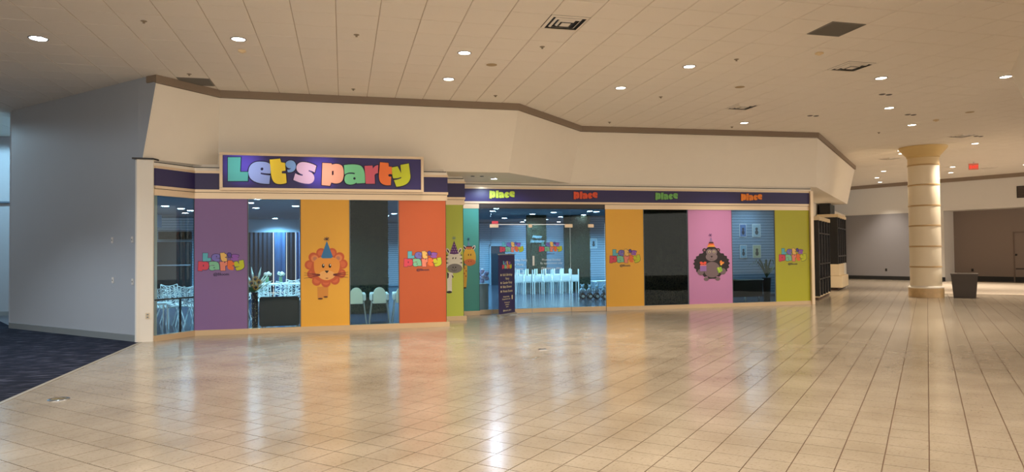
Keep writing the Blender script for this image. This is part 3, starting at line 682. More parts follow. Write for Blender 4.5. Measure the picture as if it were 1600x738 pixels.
for i in range(4):
    for j in range(i+1): D.add(circ(140-(i*12)+j*24, 165+i*28, 5, 6, 8), (190, 150, 200))
for a in (20, 70, 120, 160):
    c, s_ = math.cos(R(a)), math.sin(R(a)); D.line((138-24*c, 95-26*s_), (138+24*c, 95+26*s_), 7, (120, 150, 140))
D.done('zebra_print', t4, l4, 'zebra wearing a purple party hat')
D = Decal(724, .83, .018, 450, .73, .01696, 2.6-.021, 7.38, 690, 360)
YEL = (238, 180, 56); BR = (206, 122, 46)
D.add([(250, 400), (296, 410), (294, 540), (284, 660), (252, 660)], YEL); D.add([(250, 658), (284, 656), (280, 672), (250, 674)], (60, 36, 30))
for x, y in ((268, 440), (284, 470), (262, 500), (280, 530)): D.add(circ(x, y, 9, 11, 8), BR)
D.add([(248, 320), (262, 330), (264, 420), (252, 456), (248, 450)], BLK)
for x, r_ in ((270, -30), (366, 30)): D.add(circ(x, 205, 17, 34, rot=r_), WHT); D.add(circ(x, 205, 8, 22, rot=r_), BLK)
D.add(parse('M 272 220 L 364 220 C 392 260 395 310 390 350 C 380 400 350 412 322 412 C 290 412 264 390 260 350 C 252 310 255 260 272 220'), YEL)
D.add(circ(326, 370, 64, 38), (226, 120, 66)); D.add(circ(310, 284, 5, 12), BLK); D.add(circ(336, 284, 5, 12), BLK); D.add(circ(312, 360, 5), (120, 50, 30)); D.add(circ(338, 360, 5), (120, 50, 30))
D.add([(276, 215), (360, 215), (352, 195), (284, 195)], (224, 120, 70)); D.add([(284, 196), (352, 196), (346, 182), (290, 182)], (96, 40, 60)); D.add([(300, 180), (330, 180), (318, 130), (308, 130)], (110, 150, 180))
for a in (0, 60, 120):
    c, s_ = math.cos(R(a)), math.sin(R(a)); D.line((312-18*c, 105-20*s_), (312+18*c, 105+20*s_), 7, (40, 60, 110))
D.done('giraffe_print', t5, l5, 'yellow giraffe wearing a small party hat')
# gorilla, units of the 8.68x enlargement starting at (1075,360)
D = Decal(1084, 7.57, .0211, 440, .77, .0184, 2.6-.021, 8.68, 1075, 360)
GB = (36, 28, 32); GG = (118, 100, 106)
D.add(circ(240, 668, 34, 26), GG); D.add(circ(392, 668, 34, 26), GG)
fur = []
for k in range(44):
    a = 2*math.pi*k/44; rr = 1.0 if k % 2 else 1.09
    fur.append((315+225*rr*math.cos(a), 455+(185 if math.sin(a) > 0 else 165)*rr*math.sin(a)))
D.add(fur, GB); D.add([(255, 640), (380, 640), (360, 665), (275, 665)], GB)
D.add(circ(168, 570, 42, 44), GG); D.add(circ(462, 566, 42, 44), GG)
D.add(circ(318, 540, 108, 108, 32), GG)
for x in (222, 402): D.add(circ(x, 272, 27), GB); D.add(circ(x, 272, 14), (150, 96, 110))
D.add(circ(316, 300, 88, 80, 28), GB)
D.add(circ(285, 300, 42, 42), (128, 112, 116)); D.add(circ(346, 300, 42, 42), (128, 112, 116)); D.add(circ(314, 365, 78, 58, 28), (128, 112, 116))
for x in (288, 346): D.add(circ(x, 296, 16), (214, 200, 170)); D.add(circ(x, 298, 9), GB)
D.add([(298, 352), (330, 352), (316, 380)], (26, 16, 18)); D.line((290, 398), (340, 398), 5, (60, 36, 40))
D.add([(254, 228), (366, 228), (352, 205), (268, 205)], (236, 164, 66)); D.add([(268, 206), (352, 206), (346, 182), (276, 182)], (232, 104, 60)); D.add([(278, 182), (344, 182), (338, 160), (284, 160)], (78, 30, 40))
D.add([(290, 158), (328, 158), (316, 104), (302, 104)], (150, 120, 170))
for a in (0, 60, 120):
    c, s_ = math.cos(R(a)), math.sin(R(a)); D.line((304-26*c, 68-24*s_), (304+26*c, 68+24*s_), 8, (84, 44, 110))
D.add([(158, 480), (242, 480), (242, 560), (158, 560)], (150, 110, 176)); D.add(circ(178, 448, 24, 18, rot=30), (232, 84, 64)); D.add(circ(222, 448, 24, 18, rot=-30), (232, 84, 64)); D.add([(160, 470), (242, 470), (242, 484), (160, 484)], (236, 120, 110))
D.add([(378, 520), (440, 500), (455, 560), (402, 592)], (140, 190, 70)); D.line((395, 508), (425, 585), 9, (240, 220, 90)); D.add(circ(436, 438, 15, 24, rot=10), (240, 140, 60)); D.add(circ(458, 450, 15, 22, rot=60), (240, 150, 70)); D.add(circ(438, 470, 13, 13), (250, 190, 80))
D.done('gorilla_print', t7, l7, 'black gorilla holding presents and wearing a striped party hat')

# ------------------------------------------------------------------ glass entrance
GE = 2.6
et = empty('door_2', (3.05, GE, 0), 'frameless glass entrance with paired doors and side panes', kind='structure'); EL = (3.05, GE, 0)
mb = MB(); mb.box(1.27, 4.86, 2.585, 2.615, 2.87, 2.975); mb.build('header', mat('dark_header', (58, 52, 50), .3), et, EL)
ED = [1.27, 1.6, 2.72, 3.84, 4.86]
for i in range(4):
    a, b = ED[i]+.006, ED[i+1]-.006
    lf = None
    if i in (1, 2):
        mb = MB(); mb.box(a, b, 2.594, 2.606, .13, 2.36); lf = mb.build('glass_door', M_GLASS, et, EL)
        mb = MB(); mb.bbox(a, b, 2.575, 2.625, .01, .13, .005); mb.build('bottom_rail', M_SILL, lf, (0, 0, 0)) ; lf.children[0].location = (-EL[0], -EL[1], 0)
        mb = MB(); mb.box(a, b, 2.594, 2.606, 2.42, 2.87); mb.build('transom_pane', M_GLASS, et, EL)
    else:
        mb = MB(); mb.box(a, b, 2.594, 2.606, .13, 2.87); mb.build('side_pane', M_GLASS, et, EL)
        mb = MB(); mb.bbox(a, b, 2.57, 2.63, .005, .13, .005); mb.build('bottom_rail', M_SILL, et, EL)
mb = MB(); mb.box(1.6, 3.84, 2.59, 2.61, 2.405, 2.42); mb.build('transom_bar', M_CHROME, et, EL)
for x0, x1 in ((1.56, 1.80), (2.64, 2.74), (3.68, 3.90), (4.36, 4.52)):
    mb = MB(); mb.bbox(x0, x1, 2.575, 2.625, 2.33, 2.42, .004); mb.build('patch_fitting', M_RAIL, et, EL)
for x in (2.72, 3.84):
    mb = MB(); mb.box(x-.004, x+.004, 2.59, 2.61, .13, 2.4); mb.build('meeting_edge', M_DARK, et, EL)
logo(Plane(2.16, 2.592, 1.80, 0), .66, et, EL); logo(Plane(3.26, 2.592, 1.80, 0), .66, et, EL)
mb = MB(); pl = Plane(3.28, 2.592, 0)
add_text(mb, pl, 'Monday-Sunday', .085, 0, 1.42, .002, 0); add_text(mb, pl, 'By appointment only', .075, 0, 1.33, .002, 0); add_text(mb, pl, '@letsparty_place', .085, 0, 1.19, .002, 0)
pl = Plane(2.26, 2.592, 0)
add_text(mb, pl, "Kid's Birthday Party", .085, 0, 1.42, .002, 0); add_text(mb, pl, 'Gender Party', .085, 0, 1.30, .002, 0); add_text(mb, pl, 'Baby Shower', .085, 0, 1.18, .002, 0); add_text(mb, pl, 'Private Events', .085, 0, 1.06, .002, 0)
mb.build('door_lettering', mat('white_vinyl', (230, 236, 240), .5), et, EL)
hl = MB(); pl = Plane(2.56, 2.592, 0)
hl.box(2.745, 2.80, 2.588, 2.592, 1.29, 1.56); hl.build('door_notice', M_WPL, et, EL)

# ------------------------------------------------------------------ roll-up banner
def banner():
    L_ = .85; a = Vector((1.55, 1.72)); rot = R(52); loc = (a.x, a.y, 0)
    a = Vector((1.60, 1.74)); b = Vector((2.18, 2.36)); L_ = (b-a).length; rot = math.atan2(b.y-a.y, b.x-a.x); c = (a+b)/2; loc = (c.x, c.y, 0)
    t = empty('banner_stand', loc, 'navy roll-up banner standing before the entrance doors', 'banner', rz=rot); h = L_/2
    mb = MB(); mb.bbox(-h-.02, h+.02, -.05, .05, .0, .075, .015); ba = mb.build('base', M_CHROME, t)
    for x in (-h+.12, h-.12):
        mb = MB(); mb.bbox(x-.02, x+.02, -.17, .17, .0, .012, .003); mb.build('foot', M_CHROME, t)
    mb = MB(); mb.box(-h, h, -.004, .004, .07, 1.60); sh_ = mb.build('banner_sheet', mat('banner_navy', (38, 30, 92), .45), t)
    mb = MB(); mb.bbox(-h-.01, h+.01, -.012, .012, 1.595, 1.625, .004); mb.build('top_rail', M_CHROME, t)
    mb = MB(); mb.tube([(0, .03, .07), (0, .03, 1.6)], .01); mb.build('support_pole', M_CHROME, t)
    pl = Plane(0, -.004, 0); mb = MB(); tx = lambda s, z, sz, x=0, al='CENTER': add_text(mb, pl, s, sz, x, z, .002, 0, al, bold=.0015)
    tx("Kid's Birthday", 1.045, .09, -.22, 'LEFT'); tx('Party', .945, .09, .02); tx('Gender Party', .84, .09, -.22, 'LEFT'); tx('Baby Shower', .735, .09, -.22, 'LEFT'); tx('Private Events', .62, .09, -.22, 'LEFT')
    for z in (1.07, .865, .76, .645): mb.box(-.33, -.28, -.007, -.006, z-.02, z+.03)
    tx('Monday-Sunday', .49, .05, -.04); tx('By appointment only', .43, .05, -.04); mb.box(.24, .3, -.007, -.006, .42, .53)
    for k, s_ in enumerate(('Westland Mall', '1675 W 49th St', 'Hialeah, FL', '@letsparty_place', 'Follow us')[:0]): tx(s_, .35-.05*k, .045)
    tx('We make your', .34, .045); tx('celebration', .285, .045); tx('special', .23, .045); tx('@letsparty_place', .13, .06)
    tag(mb.build('banner_text', mat('banner_cream', (228, 216, 176), .5), t), kind='stuff')
    o = logo(Plane(0, -.006, 1.33, 0), .50, t, (0, 0, 0), 'banner_logo', '@Bloom', 0); 
banner()

# ------------------------------------------------------------------ column, bin, showcases
cx, cy = 16.99, 3.91
CO = empty('column', (cx, cy, 0), 'round cream column with tan rings and flared capital', 'column')
mb = MB(); mb.lathe([(.53, 0), (.53, .30), (.50, .33)], seg=48); mb.build('plinth', mat('tan_marble_plinth', (204, 172, 124), .3, noise=.2, nscale=8), CO, smooth=True)
mb = MB(); mb.lathe([(.52, .31), (.53, .33), (.52, .36), (.475, .38), (.475, .4)], seg=48); mb.build('plinth_ring', M_WALL, CO, smooth=True)
zs = [.38, 1.03, 1.72, 2.42, 3.10, 3.80, 4.48, 4.75]
M_COL = mat('column_cream', (236, 222, 194), .45)
for i in range(7):
    mb = MB(); mb.lathe([(.468, zs[i]+.02), (.47, zs[i]+.03), (.47, zs[i+1]-.03), (.468, zs[i+1]-.02)], seg=64); mb.build('shaft_drum', M_COL if i < 6 else mat('column_neck', (228, 204, 156), .5), CO, smooth=True)
for z in zs[1:7]:
    mb = MB(); mb.lathe([(.46, z-.03), (.482, z-.02), (.482, z+.02), (.46, z+.03)], seg=64); mb.build('shaft_ring', mat('tan_ring', (190, 156, 104), .4), CO, smooth=True)
mb = MB(); mb.lathe([(.47, 4.73), (.50, 4.75), (.50, 4.79), (.70, 5.02), (.73, 5.06), (.73, CZ-.004)], seg=64); mb.build('capital', mat('capital_tan', (222, 192, 130), .5), CO, smooth=True)
BI = empty('trash_bin', (17.85, 3.22, 0), 'tapered dark grey square bin beside the column', 'bin', rz=R(-47))
mb = MB()
bm = bmesh.new(); bmesh.ops.create_cube(bm, size=1)
for v in bm.verts: k = .31 if v.co.z < 0 else .375; v.co = Vector((k if v.co.x > 0 else -k, k if v.co.y > 0 else -k, 0 if v.co.z < 0 else .78))
bmesh.ops.bevel(bm, geom=bm.edges[:], offset=.012, segments=2, affect='EDGES'); mb.addbm(bm); mb.build('bin_body', mat('bin_grey', (74, 66, 62), .5), BI)
mb = MB(); mb.bbox(-.39, .39, -.39, .39, .77, .81, .01); mb.build('bin_rim', mat('bin_rim_grey', (92, 82, 76), .45), BI)
mb = MB(); mb.box(-.2, .2, -.2, .2, .805, .812); mb.build('bin_opening', M_BLK, BI)
M_CAP = mat('showcase_cream_cap', (222, 202, 166), .5)
def showcase(a, L_, dep, z0, z1, label, cap=True):
    d = Vector((1, 1)).normalized(); n = Vector((-1, 1)).normalized()
    t = empty('display_case', (a[0], a[1], 0), label, 'display case', rz=R(45))
    mb = MB(); mb.box(0, L_, 0, dep, 0, .07); mb.build('plinth', mat('brown_plinth', (88, 62, 50), .5), t)
    if z0 < .2: mb = MB(); mb.box(-.02, L_+.02, -.02, dep, .07, .11); mb.build('base_strip', M_CAP, t)
    mb = MB(); mb.box(0, L_, 0, dep, max(z0, .11), z1); mb.build('case_body', M_BLK, t)
    n_ = max(3, int(L_/.7))
    for k in range(n_+1):
        x = k*L_/n_; mb = MB(); mb.bbox(x-.03, x+.03, -.05, 0, max(z0, .11), z1, .005); mb.build('case_mullion', M_DARK, t)
    for z in ((1.15, .65, z1-.45) if z0 < .2 else (1.35, z1-.45)):
        mb = MB(); mb.box(-.02, L_+.02, -.055, 0, z, z+.04); mb.build('case_rail', M_DARK, t)
    for k in range(n_):
        x = k*L_/n_; mb = MB(); mb.box(x+.03, x+L_/n_-.03, -.012, -.004, max(z0, .11)+.02, z1-.02); mb.build('case_pane', mat('dark_glass', (24, 24, 28), .12), t)
    mb = MB(); mb.bbox(-.04, L_+.05, -.07, dep, z1, z1+.13, .01); mb.build('case_cap', M_CAP, t)
    return t
showcase((12.9, 4.1), 2.9, .8, .1, 2.62, 'shorter black showcase beside the olive panel')
t = showcase((17.1, 8.35), 3.2, .74, 1.05, 2.95, 'taller black showcase over two cream blocks')
mb = MB(); mb.bbox(-.25, 2.2, -.2, .74, .11, .58, .01); mb.build('lower_block', M_CAP, t)
mb = MB(); mb.bbox(-.2, 1.6, -.1, .74, .59, 1.05, .01); mb.build('upper_block', M_CAP, t)
t2_ = empty('display_case', (17.15, 8.35, 3.08), 'small black box on top of the taller showcase', 'display case', rz=R(45))
mb = MB(); mb.box(.3, 1.9, .3, .7, 0, .44); mb.build('case_body', M_BLK, t2_)
for x in (.45, 1.0, 1.6):
    mb = MB(); mb.box(x-.02, x+.02, .26, .3, 0, .44); mb.build('case_mullion', M_BASEG, t2_)

# ------------------------------------------------------------------ ceiling fixtures
def spot(loc, W, col, size=106, blend=.9, r=.09):
    ld = bpy.data.lights.new('downlight_bulb', 'SPOT'); ld.energy = W; ld.color = col; ld.spot_size = R(size); ld.spot_blend = blend; ld.shadow_soft_size = r
    o = bpy.data.objects.new('downlight_bulb', ld); COL.objects.link(o); o.location = loc; return o
def make_dl(name, z, r, lens):
    t = empty(name, (0, 0, z), 'x', 'light')
    mb = MB(); mb.lathe([(r*1.22, 0), (r*1.22, -.006), (r*1.05, -.010), (r, -.004)], seg=32); mb.build('trim_ring', M_RING, t, smooth=True)
    mb = MB(); mb.lathe([(r, -.002), (r, -.006), (r*.6, -.009)], seg=28); mb.build('lens', lens, t, smooth=True)
    return t
ML = [(-6.97, -3.18), (-3.88, -3.83), (-0.24, -3.85), (-0.24, -1.99), (3.37, -2.03), (3.97, -3.91), (8.21, -4.03), (10.63, -4.11), (10.66, -1.61), (12.98, 0.67), (8.14, 0.84), (16.63, 4.95), (17.3, 5.54), (20.93, 10.37), (22.73, 12.74), (24.59, 14.62), (17.96, 3.02), (22.77, 8.44), (24.56, 10.19), (25.22, 7.18), (20.24, 3.02)]
dl = make_dl('downlight', CZ, .1, M_LENS); dlc = None
srt = sorted(range(len(ML)), key=lambda i: ang(ML[i]))
for rank, i in enumerate(srt):
    s, t_ = snap(*ML[i]); cool = (i == 0)
    if cool:
        o = make_dl('downlight', CZ, .115, M_LENSC); o.location = (s, t_, CZ); o['label'] = 'cool white recessed downlight in the ceiling above the carpet'; o['group'] = 'recessed mall downlights'
        spot((s, t_, CZ-.03), MALL_W*.55, NEUT)
        continue
    o = place(dl, dl.get('used', False), (s, t_, CZ), 0, 'round recessed mall downlight, %s from the left along the tiled ceiling' % ORD[rank+1]); dl['used'] = True; o['group'] = 'recessed mall downlights'
    spot((s, t_, CZ-.03), MALL_W*(.8 if s < -3 else 1), WARM, 135 if 17.5 < s < 18.5 else 104 if s < 7 else 88, .5 if 17.5 < s < 18.5 else .9)
# lamps of the same ceiling grid behind the viewpoint
for s, t_ in ((-3.88, -7.5), (-.24, -7.5), (3.97, -7.5), (-3.88, -11.2), (-.24, -11.2), (3.4, -11.2), (-.24, -14.9), (-3.9, -14.9), (3.4, -14.9), (-7.5, -11.2)):
    spot((*snap(s, t_), CZ-.03), MALL_W*.8, WARM if s > -7 else NEUT, 120, .7)
for s, t_ in ((14, -6), (18, -4), (22, -1), (26, 2)): spot((*snap(s, t_), CZ-.03), MALL_W*.9, WARM, 120, .7)
for s, t_ in ((-11.8, 4.9), (-13.2, 1.2), (-9.8, -2.6), (-9.8, -6.2)): spot((*snap(s, t_), CZ-.03), MALL_W*(.7 if t_ > 4 else .9 if t_ == -2.6 else .2), COOL if t_ > 4 else (.78, .9, 1), 112 if t_ == -2.6 else 172, .5 if t_ == -2.6 else .15)  # unseen cool lamps added at left to brighten the grey wall and corridor
# air diffusers
def make_vent():
    t = empty('ceiling_vent', (0, 0, CZ), 'x', 'vent')
    mb = MB(); mb.box(-.3, .3, -.3, .3, .008, .012); mb.build('vent_duct', M_BLK, t)
    for k, (h, w_) in enumerate(((.295, .04), (.205, .028), (.125, .024))):
        mb = MB(); zz = -.012-.006*k
        for a in range(4):
            c, s_ = math.cos(a*math.pi/2), math.sin(a*math.pi/2)
            pts = [(-h, -h, 0), (h, -h, 0), (h-w_, -h+w_, zz), (-h+w_, -h+w_, zz)]
            mb.poly([(p[0]*c-p[1]*s_, p[0]*s_+p[1]*c, p[2]) for p in pts]); mb.poly([(p[0]*c-p[1]*s_, p[0]*s_+p[1]*c, p[2]+.003) for p in pts][::-1])
        mb.build('vent_cone', M_CEIL, t)
    mb = MB(); mb.box(-.07, .07, -.07, .07, -.03, -.024); mb.build('vent_core', M_CEIL, t)
    return t
vp = make_vent(); names = ['nearest, above the entrance side', 'right of the dark grey return grille', 'small, above the right bulkhead', 'far, before the column', 'farthest, near the exit sign', 'just left of the column capital']
for i, (s, t_) in enumerate(VENTS):
    o = place(vp, i > 0, (s, t_, CZ), 0, 'square louvred air diffuser in the ceiling, '+names[i]); o['group'] = 'ceiling air diffusers'
for (s, t_), lab in zip(GRILLES, ('dark grey square return grille in the ceiling at upper right', 'grey square return grille above the left bulkhead corner')):
    t = empty('return_grille', (s, t_, CZ), lab, 'vent')
    mb = MB(); mb.box(-.3, .3, -.3, .3, -.004, .01); mb.build('grille_plate', mat('grille_grey', (150, 144, 136), .6), t)
    mb = MB()
    for k in range(24): mb.box(-.285, .285, -.285+k*.0245, -.275+k*.0245, -.008, -.004)
    tag(mb.build('grille_bars', mat('grille_bar_grey', (120, 115, 108), .5), t), kind='stuff')
for (s, t_), lab in zip([snap(.33, -3.24), snap(5.77, -2.74), snap(13.14, -1.65)], ('round ceiling speaker beside the central downlights', 'round ceiling speaker above the right windows', 'round ceiling speaker at far right')):
    t = empty('ceiling_speaker', (s, t_, CZ), lab, 'speaker')
    mb = MB(); mb.lathe([(.13, 0), (.13, -.006), (.115, -.012)], seg=32); mb.build('speaker_ring', M_CEIL, t, smooth=True)
    mb = MB(); mb.lathe([(.1, -.01), (.1, -.014), (.03, -.018)], seg=24); mb.build('speaker_grille', mat('speaker_tan', (180, 156, 118), .7), t)
SPK = [(-5.1, -4.49), (-2.08, -4.45), (-2.08, -0.75), (0.97, -0.71), (0.94, -4.47), (-5.08, -1.44), (4.57, -4.55), (4.59, -1.43), (4.59, 1.7), (8.23, 1.58), (13.14, 1.47)]
SPK.sort(key=ang)
mb = MB(); mb.lathe([(.045, 0), (.045, -.004), (.022, -.012), (.012, -.03), (.02, -.034)], seg=16); sp0 = mb.build('sprinkler', mat('sprinkler_metal', (150, 136, 116), .4))
for k, (s, t_) in enumerate(SPK):
    o = place(sp0, k > 0, (*snap(s, t_), CZ), 0, 'small metal ceiling sprinkler, %s from the left' % ORD[k+1]); tag(o, cat='sprinkler', group='ceiling sprinklers')
for (s, t_), lab in zip(((-3.9, -3.19), (5.87, -5.1), (13.23, -.32)), ('tan square detector below the left downlight', 'small tan detector under the dark return grille', 'small tan detector near the column lights')):
    mb = MB(); mb.bbox(-.06, .06, -.05, .05, -.035, 0, .01); mb.lathe([(.035, -.035), (.03, -.05)], seg=16)
    o = mb.build('ceiling_detector', mat('detector_tan', (238, 216, 176), .5)); o.location = (s, t_, CZ); tag(o, lab, 'detector')
for k, (s, t_) in enumerate(((9.43, -2.84), (9.43, -.36), (11.82, -.49), (16.8, 1.94))):
    t = empty('unlit_spotlight', (*snap(s, t_), CZ), 'pair of dark unlit ceiling spots, '+['nearest below the first right downlight', 'leftmost beside the right windows', 'third, between the right downlights', 'farthest, beside the far diffuser'][k], 'light', 'unlit twin spots')
    for dx in (-.09, .09):
        mb = MB(); mb.lathe([(.07, 0), (.07, -.006), (.055, -.01)], dx, 0, seg=20); sp_ = mb.build('spot_ring', M_RING, t)
        mb = MB(); mb.lathe([(.052, -.008), (.05, -.013)], dx, 0, seg=20); mb.build('spot_cup', M_BLK, t)
EX = empty('exit_sign', (22.35, 6.84, CZ), 'red EXIT sign hanging from the far ceiling', 'sign', rz=R(-28))
mb = MB(); mb.box(-.02, .02, -.02, .02, -.08, 0); mb.build('exit_stem', M_WHITE, EX)
mb = MB(); mb.bbox(-.17, .17, -.03, .03, -.32, -.07, .006); mb.build('exit_housing', mat('exit_housing', (200, 120, 100), .5, emit=(214, 90, 66), es=.12), EX)
mb = MB(); add_text(mb, Plane(0, -.03, -.28), 'EXIT', .155, 0, .02, .003, 0, bold=.004); mb.build('exit_letters', mat('exit_red', (220, 40, 30), .5, emit=(235, 40, 30), es=1.2), EX)
# soffit lamps over the entrance
so_ = make_dl('soffit_light', UZ, .075, M_LENSC); so_.location = (1.5, 1.72, UZ); tag(so_, 'cool round light in the soffit above the entrance', 'light', 'soffit lights')
spot((1.5, 1.72, UZ-.03), 75, (.6, .75, 1), 165, .3, .06)
for x in (.85, 1.08):
    mb = MB(); mb.lathe([(.05, 0), (.05, -.006), (.04, -.01)], seg=20); o = mb.build('soffit_vent', M_DARK); o.location = (x, 1.2, UZ); tag(o, 'small dark round vent in the soffit, %s of the pair' % ('left' if x < 1 else 'right'), 'vent', 'soffit vents')

#INTERIOR
# ------------------------------------------------------------------ inside the party store
mb = MB(); mb.prism([(-12, 20), (-12, 6.9), (-9.84, 6.9), (-9.8, 3.12), (-6.1, -.6), (-5.3, .1), (-.06, .1), (-.06, 1.4), (.56, 1.4), (.56, 2.66), (11.5, 2.66), (11.5, 4.0), (24, 16.5), (24, 20)][::-1], SZ, SZ+.05)
tag(mb.build('ceiling_store', M_SCEIL), 'grey-blue flat ceiling inside the party store', kind='structure')
def slatwall(s0, s1, t, label, z0=0, z1=SZ, name='wall_slat'):
    e = empty(name, (s0, t, z0), label, kind='structure'); loc = (s0, t, z0)
    mb = MB(); mb.box(s0, s1, t, t+.08, z0, z1); mb.build('backing_board', mat('slat_backing', (84, 104, 124), .7), e, loc)
    mb = MB(); k = 0; z = z0+.06
    while z < z1-.1: mb.box(s0, s1, t-.016, t, z, z+.085); z += .1
    tag(mb.build('slats', M_SINT, e, loc), kind='stuff'); return e
slatwall(-1, 10, 18.9, 'pale slat wall at the back of the store')
slatwall(7.0, 9.4, 12.6, 'pale slat wall right of the hedge partitions')
slatwall(9.6, 13.6, 6.6, 'pale slat wall hung with small pictures')
slatwall(-9.6, -7.4, 14.1, 'slat wall behind the black cabinets', name='wall_slat_left')
mb = MB(); mb.box(-7.4, -3.0, 16.1, 16.2, 2.63, SZ); mb.box(-3.0, -2.9, 8, 16.2, 0, SZ); mb.box(-2.9, -1.0, 16.1, 16.2, 0, SZ)
tag(mb.build('wall_store', M_SINT), 'pale header wall over the curtains', kind='structure')
mb = MB(); mb.box(10, 24, 18.9, 19, 0, SZ); mb.box(-12, -7.4, 18.9, 19, 0, SZ); tag(mb.build('wall_store_back', M_SINT), 'plain back wall of the store', kind='structure')
e = empty('door_3', (5.4, 18.87, 0), 'open dark doorway in the back slat wall', kind='structure')
mb = MB(); mb.box(5.05, 5.8, 18.86, 18.885, 0, 1.98); mb.build('doorway_shade', mat('dark_doorway', (40, 44, 58), .6), e, (5.4, 18.87, 0))  # flat dark sheet stands in for the shade inside the open doorway
mb = MB(); mb.box(4.97, 5.05, 18.82, 18.885, 0, 2.06); mb.box(5.8, 5.88, 18.82, 18.885, 0, 2.06); mb.box(4.97, 5.88, 18.82, 18.885, 1.98, 2.06); mb.build('door_frame', M_SINT, e, (5.4, 18.87, 0))
# hedge partitions
def hedge(s0, s1, t, z1, label, n, rnd, z0=.0):
    e = empty('hedge_partition', (s0, t, 0), label, 'hedge', 'artificial hedge partitions'); loc = (s0, t, 0)
    mb = MB(); mb.box(s0, s1, t, t+.12, z0, z1); mb.build('hedge_backing', M_SOIL, e, loc)
    mb = MB(); r_ = random.Random(rnd)
    for _ in range(n):
        x, z = r_.uniform(s0-.01, s1+.01), r_.uniform(z0+.02, z1); y = t-r_.uniform(.005, .06); a = r_.uniform(0, 6.28); q = r_.uniform(.016, .032)
        dx, dz = math.cos(a)*q, math.sin(a)*q; ty = r_.uniform(-.02, .02)
        mb.poly([(x-dx, y, z-dz), (x+dz*.45, y-.008, z-dx*.45), (x+dx, y+ty, z+dz), (x-dz*.45, y-.004, z+dx*.45)])
    tag(mb.build('leaves', M_LEAF, e, loc), kind='stuff'); return e
hedge(-2.25, -1.05, 4.0, SZ, 'dark green hedge screen behind the three high chairs', 7000, 1)
hedge(5.12, 5.96, 12.0, SZ, 'narrow hedge screen with script sign seen through the left door', 4000, 2)
hedge(6.76, 7.88, 12.0, SZ, 'wide hedge screen seen right of the door logos', 5000, 3)
hedge(6.74, 8.26, 4.2, SZ, 'large hedge screen filling the window right of the amber panel', 9000, 4)
mb = MB(); pl = Plane(5.55, 11.92, 0)
add_text(mb, pl, 'Happy', .16, -.02, 2.25, .01, 0, shear=.4, bold=.006); add_text(mb, pl, 'Birthday', .18, -.02, 2.05, .01, 0, shear=.4, bold=.006)
tag(mb.build('script_sign', mat('neon_white', (120, 140, 150), .5), None, (5.55, 11.92, 2.0)), 'thin white script sign on the narrow hedge screen', 'sign')
# curtains
def curtain(s0, s1, t, z0, z1, rgb, label, seed, fam):
    r_ = random.Random(seed); mb = MB(); n = int((s1-s0)/.035); row = []
    for i in range(n+1):
        x = s0+(s1-s0)*i/n; y = t+.05*math.sin(i*1.25+seed)+r_.uniform(-.01, .01); row.append((x, y))
    for a, b in zip(row, row[1:]): mb.poly([(a[0], a[1], z0), (b[0], b[1], z0), (b[0], b[1], z1), (a[0], a[1], z1)]); mb.poly([(b[0], b[1]+.01, z0), (a[0], a[1]+.01, z0), (a[0], a[1]+.01, z1), (b[0], b[1]+.01, z1)])
    tag(mb.build('curtain', mat(fam, rgb, .8), None, (s0, t, z0)), label, 'curtain', 'curtains at the back left')
curtain(-6.6, -5.22, 16, .02, 2.63, (44, 46, 62), 'wide dark curtain at the left of the curtained wall', 1, 'dark_curtain')
curtain(-5.2, -4.68, 16, .02, 2.63, (92, 122, 168), 'pale blue curtain between the two dark ones', 2, 'blue_curtain')
curtain(-4.66, -4.3, 16, .02, 2.63, (44, 42, 58), 'narrow dark curtain right of the pale blue one', 3, 'dark_curtain')
curtain(-4.28, -3.7, 16, .02, 2.63, (92, 122, 168), 'pale blue curtain at the right end beside the lion panel', 4, 'blue_curtain')
curtain(-2.3, -1.0, 15.9, .02, 2.8, (40, 62, 110), 'deep blue curtain seen right of the hedge screen', 5, 'deep_curtain')
# black cabinets on the left
e = empty('media_cabinet', (-8.7, 13.7, 0), 'large black cabinet with glass front at far left', 'cabinet')
L_ = (-8.7, 13.7, 0)
mb = MB(); mb.bbox(-9.3, -8.08, 13.7, 14.0, .4, 2.2, .01); mb.build('cabinet_body', M_BLK, e, L_)
mb = MB(); mb.box(-9.32, -8.06, 13.66, 13.7, 1.26, 1.31); mb.build('shelf_edge', M_CHROME, e, L_)
mb = MB(); mb.box(-9.26, -8.12, 13.66, 13.69, 1.33, 2.16); mb.build('cabinet_glass', mat('cabinet_glass', (18, 18, 24), .5), e, L_)
for x in (-9.25, -8.15):
    mb = MB(); mb.box(x-.03, x+.03, 13.75, 13.95, .01, .4); mb.build('leg', M_DARK, e, L_)
mb = MB(); mb.bbox(-9.45, -8.9, 12.0, 12.8, 2.72, SZ-.005, .01); tag(mb.build('ceiling_box', M_SINT), 'pale boxed beam under the store ceiling at far left', 'box')
mb = MB(); pl = Plane(-8.7, 13.95, 2.62); mb.box(-9.3, -8.1, 13.96, 14.06, 2.3, 2.6)
tag(mb.build('dark_sign_board', M_SOIL, None, (-8.7, 14, 2.3)), 'dark board above the black cabinet', 'sign')
# sofa seen from behind
e = empty('sofa', (-3.66, .6, 0), 'black sofa with its back against the window by the lion panel', 'sofa'); L_ = (-3.66, .6, 0)
for nm, b in (('backrest', (-4.03, -3.2, .34, .50, .1, .74)), ('seat', (-4.02, -3.3, .50, 1.0, .1, .42)), ('armrest', (-4.03, -3.93, .50, 1.05, .1, .58)), ('armrest', (-3.32, -3.2, .50, 1.05, .1, .58))):
    mb = MB(); mb.bbox(*b, .025); mb.build(nm, mat('black_leather', (34, 30, 30), .35), e, L_, smooth=True)
for x in (-3.98, -3.26):
    for y in (.4, 1.0): mb = MB(); mb.tube([(x, y, .006), (x, y, .11)], .02); mb.build('leg', M_CHROME, e, L_)
